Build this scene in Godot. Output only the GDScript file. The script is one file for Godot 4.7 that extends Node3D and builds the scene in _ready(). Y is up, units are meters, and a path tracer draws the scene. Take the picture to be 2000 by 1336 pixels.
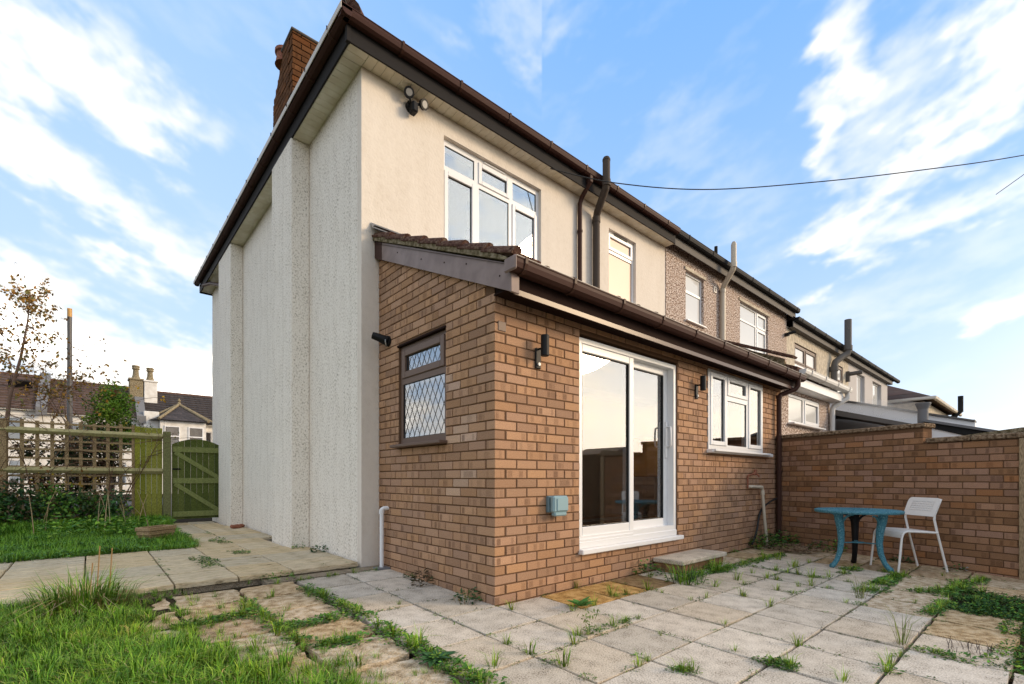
extends Node3D
# World: x runs right along the rear of the house, z out of the garden side (towards the camera), y up, metres.
# The near corner of the brick extension stands at the origin.

class MB:
	var v := PackedVector3Array()
	var n := PackedVector3Array()
	var uv := PackedVector2Array()
	var c := PackedColorArray()
	var ix := PackedInt32Array()
	var col := Color(1, 1, 1)
	var xf := Transform3D.IDENTITY

	func vert(p: Vector3, nn: Vector3, t: Vector2) -> int:
		v.append(p); n.append(nn); uv.append(t); c.append(col)
		return v.size() - 1

	# corners run anticlockwise as seen from outside
	func quad(a: Vector3, b: Vector3, c2: Vector3, d: Vector3, t0 := Vector2(0, 0), t1 := Vector2(1, 1)) -> void:
		a = xf * a; b = xf * b; c2 = xf * c2; d = xf * d
		var nn := (c2 - a).cross(d - b).normalized()
		var k := vert(a, nn, Vector2(t0.x, t1.y))
		vert(b, nn, Vector2(t1.x, t1.y)); vert(c2, nn, Vector2(t1.x, t0.y)); vert(d, nn, Vector2(t0.x, t0.y))
		ix.append_array([k, k + 2, k + 1, k, k + 3, k + 2])

	func tri(a: Vector3, b: Vector3, c2: Vector3) -> void:
		a = xf * a; b = xf * b; c2 = xf * c2
		var nn := (b - a).cross(c2 - a).normalized()
		var k := vert(a, nn, Vector2(0, 1))
		vert(b, nn, Vector2(1, 1)); vert(c2, nn, Vector2(0.5, 0))
		ix.append_array([k, k + 2, k + 1])

	func poly(p: Array) -> void:
		for k in range(1, p.size() - 1):
			tri(p[0], p[k], p[k + 1])

	func box(lo: Vector3, hi: Vector3, f0 := Vector2(0, 0), f1 := Vector2(1, 1)) -> void:
		var a := lo; var b := hi
		quad(Vector3(a.x, a.y, b.z), Vector3(b.x, a.y, b.z), Vector3(b.x, b.y, b.z), Vector3(a.x, b.y, b.z), f0, f1)
		quad(Vector3(b.x, a.y, a.z), Vector3(a.x, a.y, a.z), Vector3(a.x, b.y, a.z), Vector3(b.x, b.y, a.z), f0, f1)
		quad(Vector3(a.x, a.y, a.z), Vector3(a.x, a.y, b.z), Vector3(a.x, b.y, b.z), Vector3(a.x, b.y, a.z), f0, f1)
		quad(Vector3(b.x, a.y, b.z), Vector3(b.x, a.y, a.z), Vector3(b.x, b.y, a.z), Vector3(b.x, b.y, b.z), f0, f1)
		quad(Vector3(a.x, b.y, b.z), Vector3(b.x, b.y, b.z), Vector3(b.x, b.y, a.z), Vector3(a.x, b.y, a.z), f0, f1)
		quad(Vector3(a.x, a.y, a.z), Vector3(b.x, a.y, a.z), Vector3(b.x, a.y, b.z), Vector3(a.x, a.y, b.z), f0, f1)

	# a box whose edges are chamfered by e
	func cbox(lo: Vector3, hi: Vector3, e: float, f0 := Vector2(0, 0), f1 := Vector2(1, 1)) -> void:
		var m := (lo + hi) / 2.0
		var h := (hi - lo) / 2.0
		e = minf(e, minf(h.x, minf(h.y, h.z)) * 0.9)
		var g := h - Vector3(e, e, e)
		var keep := xf
		xf = xf * Transform3D(Basis.IDENTITY, m)
		for s: float in [-1.0, 1.0]:
			# faces
			var q := [Vector3(-g.x, -g.y, 0), Vector3(g.x, -g.y, 0), Vector3(g.x, g.y, 0), Vector3(-g.x, g.y, 0)]
			_f(q.map(func(p): return Vector3(p.x, p.y, s * h.z)), s, f0, f1)
			q = [Vector3(0, -g.y, g.z), Vector3(0, -g.y, -g.z), Vector3(0, g.y, -g.z), Vector3(0, g.y, g.z)]
			_f(q.map(func(p): return Vector3(s * h.x, p.y, p.z)), s, f0, f1)
			q = [Vector3(-g.x, 0, g.z), Vector3(g.x, 0, g.z), Vector3(g.x, 0, -g.z), Vector3(-g.x, 0, -g.z)]
			_f(q.map(func(p): return Vector3(p.x, s * h.y, p.z)), s, f0, f1)
			for t: float in [-1.0, 1.0]:
				var w := s * t
				_f([Vector3(s * h.x, t * g.y, g.z), Vector3(s * h.x, t * g.y, -g.z), Vector3(s * g.x, t * h.y, -g.z), Vector3(s * g.x, t * h.y, g.z)], w, f0, f1)
				_f([Vector3(-g.x, s * h.y, t * g.z), Vector3(-g.x, s * g.y, t * h.z), Vector3(g.x, s * g.y, t * h.z), Vector3(g.x, s * h.y, t * g.z)], w, f0, f1)
				_f([Vector3(s * h.x, -g.y, t * g.z), Vector3(s * h.x, g.y, t * g.z), Vector3(s * g.x, g.y, t * h.z), Vector3(s * g.x, -g.y, t * h.z)], w, f0, f1)
				for r: float in [-1.0, 1.0]:
					var a := Vector3(s * h.x, t * g.y, r * g.z); var b := Vector3(s * g.x, t * h.y, r * g.z); var d := Vector3(s * g.x, t * g.y, r * h.z)
					if s * t * r > 0.0: tri(a, b, d)
					else: tri(a, d, b)
		xf = keep

	func _f(q: Array, s: float, f0: Vector2, f1: Vector2) -> void:
		if s > 0.0: quad(q[0], q[1], q[2], q[3], f0, f1)
		else: quad(q[3], q[2], q[1], q[0], f0, f1)

	# a plate in local x-y between z0 (back) and z1 (front) with rectangular holes [x0, y0, x1, y1]; no inner faces
	func plate(x0: float, y0: float, x1: float, y1: float, z0: float, z1: float, holes: Array) -> void:
		var xs := [x0, x1]; var ys := [y0, y1]
		for h in holes:
			for k in [h[0], h[2]]:
				if k > x0 and k < x1 and not xs.has(k): xs.append(k)
			for k in [h[1], h[3]]:
				if k > y0 and k < y1 and not ys.has(k): ys.append(k)
		xs.sort(); ys.sort()
		var solid := func(i: int, j: int) -> bool:
			if i < 0 or j < 0 or i >= xs.size() - 1 or j >= ys.size() - 1: return false
			var mx: float = (xs[i] + xs[i + 1]) / 2.0; var my: float = (ys[j] + ys[j + 1]) / 2.0
			for h in holes:
				if mx > h[0] and mx < h[2] and my > h[1] and my < h[3]: return false
			return true
		for i in xs.size() - 1:
			for j in ys.size() - 1:
				if not solid.call(i, j): continue
				var a: float = xs[i]; var b: float = xs[i + 1]; var p: float = ys[j]; var q: float = ys[j + 1]
				quad(Vector3(a, p, z1), Vector3(b, p, z1), Vector3(b, q, z1), Vector3(a, q, z1))
				quad(Vector3(b, p, z0), Vector3(a, p, z0), Vector3(a, q, z0), Vector3(b, q, z0))
				if not solid.call(i - 1, j): quad(Vector3(a, p, z0), Vector3(a, p, z1), Vector3(a, q, z1), Vector3(a, q, z0))
				if not solid.call(i + 1, j): quad(Vector3(b, p, z1), Vector3(b, p, z0), Vector3(b, q, z0), Vector3(b, q, z1))
				if not solid.call(i, j - 1): quad(Vector3(a, p, z0), Vector3(b, p, z0), Vector3(b, p, z1), Vector3(a, p, z1))
				if not solid.call(i, j + 1): quad(Vector3(a, q, z1), Vector3(b, q, z1), Vector3(b, q, z0), Vector3(a, q, z0))

	func bar(a: Vector3, b: Vector3, w: float, h: float, e := 0.003) -> void:
		var d := b - a
		var up := Vector3.UP if absf(d.normalized().y) < 0.95 else Vector3.BACK
		var keep := xf
		xf = xf * Transform3D(Basis.looking_at(d, up), (a + b) / 2.0)
		var l := d.length() / 2.0
		cbox(Vector3(-w / 2, -h / 2, -l), Vector3(w / 2, h / 2, l), e)
		xf = keep

	func tube(p: Array, r, seg := 10, caps := true) -> void:
		var side := Vector3.ZERO
		var rings := []
		for k in p.size():
			var d: Vector3 = (p[mini(k + 1, p.size() - 1)] - p[maxi(k - 1, 0)]).normalized()
			if side == Vector3.ZERO: side = d.cross(Vector3.UP if absf(d.y) < 0.9 else Vector3.RIGHT).normalized()
			side = (side - d * side.dot(d)).normalized()
			var up := side.cross(d)
			var rad: float = r[k] if r is Array else r
			var ring := []
			for s in seg + 1:
				var an := TAU * s / seg
				var o := side * cos(an) + up * sin(an)
				ring.append(vert(xf * (p[k] + o * rad), (xf.basis * o).normalized(), Vector2(float(s) / seg, k)))
			rings.append(ring)
		for k in p.size() - 1:
			for s in seg:
				var a: int = rings[k][s]; var b: int = rings[k][s + 1]; var e: int = rings[k + 1][s + 1]; var f: int = rings[k + 1][s]
				ix.append_array([a, e, f, a, b, e])
		if caps:
			for k in [0, p.size() - 1]:
				for s in seg:
					var nn: Vector3 = (xf.basis * (p[k] - p[absi(k - 1)])).normalized()
					var m := vert(xf * p[k], nn, Vector2.ZERO)
					var a := vert(v[rings[k][s]], nn, Vector2.ZERO); var b := vert(v[rings[k][s + 1]], nn, Vector2.ZERO)
					if k == 0: ix.append_array([m, b, a])
					else: ix.append_array([m, a, b])

	# profile of (radius, height), turned round the y axis at o
	func lathe(pr: Array, o: Vector3, seg := 16) -> void:
		for k in pr.size() - 1:
			var p0: Vector2 = pr[k]; var p1: Vector2 = pr[k + 1]
			var d := (p1 - p0).normalized()
			for s in seg:
				var q := []
				for w in [[p0, s], [p0, s + 1], [p1, s + 1], [p1, s]]:
					var an: float = -TAU * w[1] / seg
					q.append(vert(xf * (o + Vector3(cos(an) * w[0].x, w[0].y, sin(an) * w[0].x)), (xf.basis * Vector3(cos(an) * d.y, -d.x, sin(an) * d.y)).normalized(), Vector2(float(w[1]) / seg, float(k) / pr.size())))
				ix.append_array([q[0], q[2], q[1], q[0], q[3], q[2]])

	# a polygon in local x-y (anticlockwise) pushed from z0 to z1
	func prism(pg: PackedVector2Array, z0: float, z1: float) -> void:
		var t := Geometry2D.triangulate_polygon(pg)
		if Geometry2D.is_polygon_clockwise(pg):
			pg.reverse(); t = Geometry2D.triangulate_polygon(pg)
		for k in range(0, t.size(), 3):
			var a := pg[t[k]]; var b := pg[t[k + 1]]; var d := pg[t[k + 2]]
			if (b - a).cross(d - a) < 0.0:
				var w := b; b = d; d = w
			tri(Vector3(a.x, a.y, z1), Vector3(b.x, b.y, z1), Vector3(d.x, d.y, z1))
			tri(Vector3(d.x, d.y, z0), Vector3(b.x, b.y, z0), Vector3(a.x, a.y, z0))
		for k in pg.size():
			var a := pg[k]; var b := pg[(k + 1) % pg.size()]
			quad(Vector3(a.x, a.y, z0), Vector3(b.x, b.y, z0), Vector3(b.x, b.y, z1), Vector3(a.x, a.y, z1))

	func mesh() -> ArrayMesh:
		var a := []
		a.resize(Mesh.ARRAY_MAX)
		a[Mesh.ARRAY_VERTEX] = v; a[Mesh.ARRAY_NORMAL] = n; a[Mesh.ARRAY_TEX_UV] = uv; a[Mesh.ARRAY_COLOR] = c; a[Mesh.ARRAY_INDEX] = ix
		var m := ArrayMesh.new()
		m.add_surface_from_arrays(Mesh.PRIMITIVE_TRIANGLES, a)
		return m

	func add(o: MB, t: Transform3D) -> void:
		var k := v.size()
		for p in o.v: v.append(t * p)
		for p in o.n: n.append((t.basis * p).normalized())
		uv.append_array(o.uv); c.append_array(o.c)
		for q in o.ix: ix.append(q + k)

var rng := RandomNumberGenerator.new()
var used := {}
var M := {}

func rr(a: float, b: float) -> float: return rng.randf_range(a, b)
func v3(x: float, y: float, z: float) -> Vector3: return Vector3(x, y, z)
func gy(z: float) -> float: return -0.025 * clampf(z, -1.9, 5.0)

func numbered(parent: Node, called: String) -> String:
	var key := str(parent.get_instance_id()) + called
	var k: int = used.get(key, 0)
	used[key] = k + 1
	return called if k == 0 else "%s_%03d" % [called, k]

func tag(o: Node, label: String, category: String, group := "") -> void:
	o.set_meta("label", label); o.set_meta("category", category)
	if group: o.set_meta("group", group)

func thing(called: String, label: String, category: String, at := Vector3.ZERO, group := "") -> Node3D:
	var o := Node3D.new()
	o.name = numbered(self, called)
	add_child(o)
	o.position = at
	tag(o, label, category, group)
	return o

func put(parent: Node, called: String, mesh: Mesh, mat: Material) -> MeshInstance3D:
	var o := MeshInstance3D.new()
	o.name = numbered(parent, called)
	o.mesh = mesh
	o.material_override = mat
	parent.add_child(o)
	return o

# a mesh made in world places, under a thing or one of its parts
func part(parent: Node3D, called: String, mb: MB, mat: Material) -> MeshInstance3D:
	var o := put(parent, called, mb.mesh(), mat)
	var at := Vector3.ZERO
	var p: Node = parent
	while p != self:
		at += p.position; p = p.get_parent()
	o.position = -at
	return o

func one(called: String, label: String, category: String, mb: MB, mat: Material, group := "") -> MeshInstance3D:
	var o := put(self, called, mb.mesh(), mat)
	tag(o, label, category, group)
	return o

func struct(called: String, mb: MB, mat: Material) -> MeshInstance3D:
	var o := put(self, called, mb.mesh(), mat)
	o.set_meta("kind", "structure")
	return o

# ---------- materials ----------
func lin(r: float, g: float, b: float) -> Color: return Color(r, g, b).linear_to_srgb()

# seamless texture out of weighted noises; layers are [seed, frequency, noise type, octaves, weight], stops are [place, linear colour]
func tex(size: int, layers: Array, stops: Array) -> ImageTexture:
	var sum := PackedFloat32Array()
	sum.resize(size * size)
	for l in layers:
		var f := FastNoiseLite.new()
		f.seed = l[0]; f.frequency = l[1]; f.noise_type = l[2]; f.fractal_octaves = l[3]
		f.fractal_type = FastNoiseLite.FRACTAL_FBM if l[3] > 1 else FastNoiseLite.FRACTAL_NONE
		var d := f.get_seamless_image(size, size).get_data()
		var w: float = l[4] / 255.0
		if l.size() > 5:   # drawn out downwards, mirrored to stay seamless
			for y in size:
				var yy := int((y if y < size / 2 else size - 1 - y) * 2.0 / l[5]) * size
				for x in size: sum[y * size + x] += d[yy + x] * w
		else:
			for k in d.size(): sum[k] += d[k] * w
	var lut := PackedByteArray()
	for k in 256:
		var t := k / 255.0
		var cc: Color = stops[0][1]
		for s in stops.size() - 1:
			if t >= stops[s][0]: cc = stops[s][1].lerp(stops[s + 1][1], clampf((t - stops[s][0]) / maxf(stops[s + 1][0] - stops[s][0], 0.001), 0, 1))
		cc = cc.linear_to_srgb()
		lut.append_array([int(clampf(cc.r, 0, 1) * 255), int(clampf(cc.g, 0, 1) * 255), int(clampf(cc.b, 0, 1) * 255)])
	# even out the spread: mean 0.5, deviation 0.18
	var mean := 0.0; var sq := 0.0
	for k in range(0, sum.size(), 7): mean += sum[k]; sq += sum[k] * sum[k]
	var cnt := ceili(sum.size() / 7.0)
	mean /= cnt
	var gain := 0.18 / sqrt(maxf(sq / cnt - mean * mean, 1e-6))
	var out := PackedByteArray()
	out.resize(size * size * 3)
	for k in sum.size():
		var q := clampi(int(((sum[k] - mean) * gain + 0.5) * 255.0), 0, 255) * 3
		out[k * 3] = lut[q]; out[k * 3 + 1] = lut[q + 1]; out[k * 3 + 2] = lut[q + 2]
	return ImageTexture.create_from_image(Image.create_from_data(size, size, false, Image.FORMAT_RGB8, out))

func mat(c: Color, rough := 0.7, t: Texture2D = null, scale := 1.0, spec := 0.5) -> StandardMaterial3D:
	var m := StandardMaterial3D.new()
	m.albedo_color = c; m.roughness = rough; m.metallic_specular = spec
	if t:
		m.albedo_texture = t; m.uv1_triplanar = true; m.uv1_world_triplanar = true
		m.uv1_scale = Vector3.ONE * scale; m.uv1_triplanar_sharpness = 4.0
	return m

func relief(m: StandardMaterial3D, t: Texture2D, cm: float) -> StandardMaterial3D:
	m.heightmap_enabled = true; m.heightmap_texture = t; m.heightmap_scale = cm
	return m

const SI := FastNoiseLite.TYPE_SIMPLEX_SMOOTH
const CE := FastNoiseLite.TYPE_CELLULAR
const VA := FastNoiseLite.TYPE_VALUE

func make_materials() -> void:
	var L := func(a: float, b: float, c: float) -> Color: return Color(a, b, c)
	var g0 := Color(0, 0, 0); var g1 := Color(1, 1, 1)
	var rough_h := tex(1024, [[5, 0.045, SI, 3, 1.0], [6, 0.12, SI, 2, 0.7]], [[0.25, g0], [0.75, g1]])
	var fine_h := tex(512, [[7, 0.09, SI, 4, 1.0]], [[0.2, g0], [0.8, g1]])
	var speck := tex(1024, [[11, 0.055, SI, 2, 1.0], [12, 0.12, SI, 2, 0.6], [13, 0.012, SI, 3, 0.32, 7.0]], [[0.08, L.call(0.38, 0.33, 0.265)], [0.27, L.call(0.69, 0.63, 0.54)], [0.5, L.call(0.83, 0.77, 0.675)], [0.8, L.call(0.88, 0.83, 0.745)]])
	M.side = relief(mat(g1, 0.95, speck, 0.62, 0.2), speck, 0.5)
	M.side.uv1_scale = Vector3(0.62, 0.5, 0.62)
	var smooth := tex(1024, [[21, 0.006, SI, 4, 0.5, 9.0], [23, 0.02, SI, 3, 0.4], [22, 0.22, SI, 2, 1.0]], [[0.05, L.call(0.64, 0.565, 0.47)], [0.35, L.call(0.735, 0.665, 0.575)], [0.95, L.call(0.79, 0.72, 0.63)]])
	M.rear = relief(mat(g1, 0.95, smooth, 0.5, 0.2), fine_h, 0.12)
	var peb := tex(1024, [[32, 0.075, SI, 2, 1.0], [33, 0.15, SI, 2, 0.5]], [[0.15, L.call(0.10, 0.06, 0.045)], [0.38, L.call(0.30, 0.21, 0.16)], [0.55, L.call(0.52, 0.405, 0.33)], [0.8, L.call(0.82, 0.74, 0.68)]])
	M.pebble = relief(mat(g1, 0.95, peb, 0.30, 0.2), peb, 1.5)
	var cream := tex(512, [[35, 0.02, SI, 4, 1.0], [36, 0.25, SI, 2, 0.6]], [[0.2, L.call(0.46, 0.40, 0.31)], [0.8, L.call(0.66, 0.58, 0.46)]])
	M.cream = relief(mat(g1, 0.95, cream, 0.6, 0.2), fine_h, 0.4)
	M.grey_render = mat(lin(0.52, 0.49, 0.47), 0.95)
	M.white_render = mat(g1, 0.9, tex(256, [[37, 0.02, SI, 4, 1.0]], [[0.2, L.call(0.66, 0.63, 0.58)], [0.8, L.call(0.78, 0.76, 0.72)]]), 0.4, 0.2)
	M.mortar = mat(g1, 1.0, tex(512, [[41, 0.15, SI, 3, 1.0]], [[0.2, L.call(0.09, 0.048, 0.027)], [0.8, L.call(0.20, 0.12, 0.073)]]), 2.0, 0.1)
	M.white = mat(lin(0.80, 0.80, 0.80), 0.32)
	M.white_old = mat(lin(0.66, 0.64, 0.6), 0.4)
	M.gasket = mat(lin(0.015, 0.015, 0.017), 0.6)
	M.soffit = mat(g1, 0.45, tex(256, [[43, 0.02, SI, 3, 1.0]], [[0.2, L.call(0.62, 0.56, 0.42)], [0.8, L.call(0.74, 0.70, 0.58)]]), 0.6)
	M.fascia = mat(lin(0.028, 0.026, 0.026), 0.6, null, 1.0, 0.16)
	M.gutter = mat(lin(0.062, 0.03, 0.024), 0.5, null, 1.0, 0.2)
	M.gutter_clip = mat(lin(0.06, 0.028, 0.02), 0.4, null, 1.0, 0.25)
	M.gutter_edge = mat(lin(0.55, 0.5, 0.44), 0.6)  # pale rim colour; on the side gutter it stands for reflected sky
	M.brown = mat(lin(0.06, 0.03, 0.023), 0.4, null, 1.0, 0.2)
	M.brown_shiny = mat(lin(0.07, 0.035, 0.028), 0.25, null, 1.0, 0.3)
	M.brown_dark = mat(lin(0.022, 0.012, 0.010), 0.7, null, 1.0, 0.12)
	M.barge = mat(g1, 0.45, tex(256, [[45, 0.03, SI, 4, 1.0]], [[0.2, L.call(0.21, 0.155, 0.14)], [0.8, L.call(0.27, 0.205, 0.185)]]), 0.6, 0.3)
	M.brown_frame = mat(lin(0.14, 0.088, 0.064), 0.45, null, 1.0, 0.35)
	M.grey_pipe = mat(lin(0.085, 0.068, 0.055), 0.6, null, 1.0, 0.2)
	M.iron_pipe = mat(lin(0.13, 0.12, 0.11), 0.6, null, 1.0, 0.2)
	M.dark_gutter = mat(lin(0.02, 0.02, 0.02), 0.6, null, 1.0, 0.2)
	M.cream_pipe = mat(lin(0.56, 0.49, 0.38), 0.5)
	M.black = mat(lin(0.012, 0.012, 0.013), 0.5, null, 1.0, 0.3)
	M.black_rub = mat(lin(0.015, 0.015, 0.015), 0.7)
	M.lens = mat(lin(0.30, 0.29, 0.27), 0.25)
	M.steel = mat(lin(0.5, 0.5, 0.5), 0.3)
	M.socket = mat(lin(0.23, 0.36, 0.40), 0.45)
	M.socket_dark = mat(lin(0.12, 0.19, 0.22), 0.5)
	M.lead = mat(lin(0.17, 0.17, 0.175), 0.7, null, 1.0, 0.3)
	var tl := tex(512, [[51, 0.03, SI, 4, 1.0], [52, 0.2, SI, 2, 0.5]], [[0.2, L.call(0.055, 0.028, 0.02)], [0.6, L.call(0.12, 0.06, 0.045)], [0.85, L.call(0.2, 0.15, 0.10)]])
	M.tile = relief(mat(g1, 0.9, tl, 1.2, 0.2), fine_h, 0.3)
	M.bedding = relief(mat(g1, 1.0, tex(512, [[53, 0.02, SI, 4, 1.0], [54, 0.2, SI, 2, 0.7]], [[0.2, L.call(0.12, 0.10, 0.05)], [0.5, L.call(0.30, 0.24, 0.15)], [0.8, L.call(0.46, 0.39, 0.27)]]), 1.5, 0.1), rough_h, 1.0)
	M.coping = relief(mat(g1, 1.0, tex(512, [[55, 0.03, SI, 4, 1.0], [56, 0.2, SI, 2, 0.7]], [[0.2, L.call(0.09, 0.06, 0.035)], [0.5, L.call(0.27, 0.185, 0.12)], [0.8, L.call(0.42, 0.33, 0.23)]]), 1.5, 0.1), rough_h, 0.6)
	# paving
	var con := tex(1024, [[61, 0.09, SI, 3, 1.0], [62, 0.006, SI, 4, 0.42]], [[0.06, L.call(0.15, 0.13, 0.10)], [0.25, L.call(0.40, 0.355, 0.295)], [0.48, L.call(0.555, 0.50, 0.425)], [0.75, L.call(0.645, 0.588, 0.505)], [0.95, L.call(0.72, 0.665, 0.575)]])
	var sand := tex(1024, [[65, 0.11, SI, 3, 0.8], [66, 0.012, SI, 4, 1.0]], [[0.1, L.call(0.20, 0.145, 0.085)], [0.4, L.call(0.43, 0.33, 0.21)], [0.65, L.call(0.55, 0.45, 0.32)], [0.9, L.call(0.62, 0.53, 0.41)]])
	M.con = []
	for t in [[1.0, 1.0, 1.0], [0.93, 0.92, 0.90], [1.0, 0.96, 0.90], [0.86, 0.84, 0.80], [1.05, 1.04, 1.02], [0.97, 0.91, 0.82], [0.95, 0.94, 0.92], [1.02, 0.99, 0.95], [0.90, 0.86, 0.80], [1.0, 0.98, 0.95]]:
		var c := relief(mat(lin(t[0], t[1], t[2]), 0.95, con, 0.9, 0.25), con, 0.22)
		c.uv1_world_triplanar = false; c.uv1_offset = Vector3(M.con.size() * 0.137, 0.0, M.con.size() * 0.271)
		M.con.append(c)
	M.sand = []
	for t in [[1.0, 1.0, 1.0], [0.92, 0.85, 0.72], [0.82, 0.76, 0.70], [1.08, 1.08, 1.10], [0.95, 0.93, 0.88], [1.0, 0.92, 0.8]]:
		var c := relief(mat(lin(t[0], t[1], t[2]), 0.95, sand, 0.9, 0.25), fine_h, 0.3)
		c.uv1_world_triplanar = false; c.uv1_offset = Vector3(M.sand.size() * 0.137, 0.0, M.sand.size() * 0.271)
		M.sand.append(c)
	M.gold = relief(mat(lin(0.95, 0.72, 0.38), 0.95, sand, 0.7, 0.25), fine_h, 0.3)
	M.wet = relief(mat(lin(0.45, 0.36, 0.24), 0.6, sand, 0.7, 0.4), fine_h, 0.3)
	M.walk = []
	for t in [[1.2, 1.1, 0.92], [1.08, 1.02, 0.90], [1.18, 1.04, 0.80]]:
		var w := relief(mat(lin(t[0], t[1], t[2]), 0.95, tex(512, [[71, 0.03, SI, 4, 1.0], [72, 0.2, SI, 2, 0.5]], [[0.1, L.call(0.24, 0.20, 0.14)], [0.3, L.call(0.44, 0.39, 0.30)], [0.55, L.call(0.56, 0.505, 0.405)], [0.9, L.call(0.64, 0.59, 0.50)]]), 0.5, 0.25), fine_h, 0.5)
		w.uv1_scale = Vector3(0.25, 1.0, 3.0)
		M.walk.append(w)
	M.soil = mat(g1, 1.0, tex(512, [[75, 0.05, SI, 4, 1.0], [76, 0.25, SI, 2, 0.7]], [[0.2, L.call(0.015, 0.012, 0.008)], [0.8, L.call(0.06, 0.047, 0.03)]]), 1.0, 0.1)
	M.turf = mat(g1, 1.0, tex(512, [[77, 0.05, SI, 4, 1.0], [78, 0.25, SI, 2, 0.7]], [[0.2, L.call(0.02, 0.025, 0.01)], [0.8, L.call(0.07, 0.09, 0.025)]]), 1.0, 0.1)
	M.concrete = relief(mat(lin(0.62, 0.56, 0.47), 0.95, con, 0.9, 0.2), rough_h, 0.8)
	M.asphalt = mat(lin(0.05, 0.05, 0.05), 0.9)
	# timber
	var grain := tex(512, [[81, 0.05, SI, 4, 1.0], [82, 0.2, SI, 2, 0.4]], [[0.2, L.call(0.35, 0.35, 0.35)], [0.8, L.call(1.0, 1.0, 1.0)]])
	var wood := func(c: Color, across := Vector3(8, 0.7, 8)) -> StandardMaterial3D:
		var w := mat(c, 0.85, grain, 1.0, 0.2)
		w.uv1_scale = across
		return w
	M.gate = [wood.call(lin(0.16, 0.20, 0.05)), wood.call(lin(0.13, 0.165, 0.045)), wood.call(lin(0.20, 0.235, 0.065))]
	M.gate_rail = wood.call(lin(0.36, 0.40, 0.14), Vector3(0.7, 8, 8))
	M.panel = [wood.call(lin(0.42, 0.42, 0.06)), wood.call(lin(0.34, 0.35, 0.055)), wood.call(lin(0.46, 0.45, 0.09))]
	M.rail = wood.call(lin(0.62, 0.55, 0.27), Vector3(0.7, 8, 8))
	M.lath = wood.call(lin(0.52, 0.37, 0.20), Vector3(2, 2, 2))
	M.post_green = wood.call(lin(0.30, 0.30, 0.13))
	M.post_tan = wood.call(lin(0.48, 0.36, 0.22))
	M.dark_slat = wood.call(lin(0.07, 0.05, 0.035), Vector3(1, 8, 1))
	M.fence_brown = wood.call(lin(0.62, 0.38, 0.20), Vector3(3, 1, 3))
	# house glass; the room behind shows through and the sky is reflected on it
	M.glass = mat(Color(1, 1, 1, 0.0), 0.0)
	M.glass.transparency = BaseMaterial3D.TRANSPARENCY_ALPHA
	M.glass.refraction_enabled = true; M.glass.refraction_scale = 0.11
	M.glass_up = M.glass.duplicate()
	M.glass_up.refraction_scale = 0.2
	M.glass_far = mat(lin(0.62, 0.62, 0.60), 0.08)
	M.frosted = mat(lin(0.74, 0.55, 0.44), 0.35, null, 1.0, 0.3)  # peach tint stands for sunset reflected in the glass
	M.obscure = mat(Color(0.86, 0.87, 0.83, 0.62), 0.12)
	M.obscure.transparency = BaseMaterial3D.TRANSPARENCY_ALPHA
	relief(M.obscure, fine_h, 0.25)
	M.obscure.uv1_triplanar = true; M.obscure.uv1_world_triplanar = true; M.obscure.uv1_scale = Vector3.ONE * 3.0
	M.came = mat(lin(0.09, 0.085, 0.08), 0.6, null, 1.0, 0.2)
	M.room_wall = mat(lin(0.86, 0.68, 0.46), 0.9)
	M.room_floor = mat(lin(0.50, 0.27, 0.12), 0.5)
	M.room_white = mat(lin(0.75, 0.72, 0.66), 0.8)
	M.red = mat(lin(0.45, 0.05, 0.03), 0.5)
	M.orange = mat(lin(0.75, 0.36, 0.04), 0.6)
	# furniture and small things
	M.table = relief(mat(g1, 0.5, tex(512, [[91, 0.06, SI, 4, 1.0], [92, 0.25, SI, 2, 0.6]], [[0.1, L.call(0.03, 0.10, 0.14)], [0.45, L.call(0.06, 0.21, 0.28)], [0.75, L.call(0.10, 0.28, 0.35)], [0.95, L.call(0.30, 0.45, 0.48)]]), 1.6, 0.3), fine_h, 0.3)
	M.chair = mat(lin(0.82, 0.80, 0.77), 0.35)
	M.terracotta = mat(g1, 0.9, tex(256, [[95, 0.05, SI, 3, 1.0]], [[0.2, L.call(0.16, 0.05, 0.025)], [0.8, L.call(0.36, 0.14, 0.08)]]), 4.0)
	M.trough = mat(g1, 0.9, tex(256, [[96, 0.05, SI, 3, 1.0]], [[0.2, L.call(0.26, 0.16, 0.08)], [0.8, L.call(0.45, 0.31, 0.17)]]), 3.0)
	M.lamp_post = mat(lin(0.09, 0.085, 0.08), 0.5)
	M.lamp_top_sunlit = mat(lin(0.55, 0.30, 0.08), 0.5)  # low sunlight on the post top, put into its colour
	# plants: vertex and copy colours carry the tints
	M.leaf = mat(g1, 0.55, null, 1.0, 0.3)
	M.leaf.vertex_color_use_as_albedo = true
	M.leaf.backlight_enabled = true; M.leaf.backlight = Color(0.5, 0.5, 0.5)
	M.leaf.cull_mode = BaseMaterial3D.CULL_DISABLED
	M.twig = mat(g1, 0.9, null, 1.0, 0.2)
	M.twig.vertex_color_use_as_albedo = true
	make_brick_material()
	make_roof_material()

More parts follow.
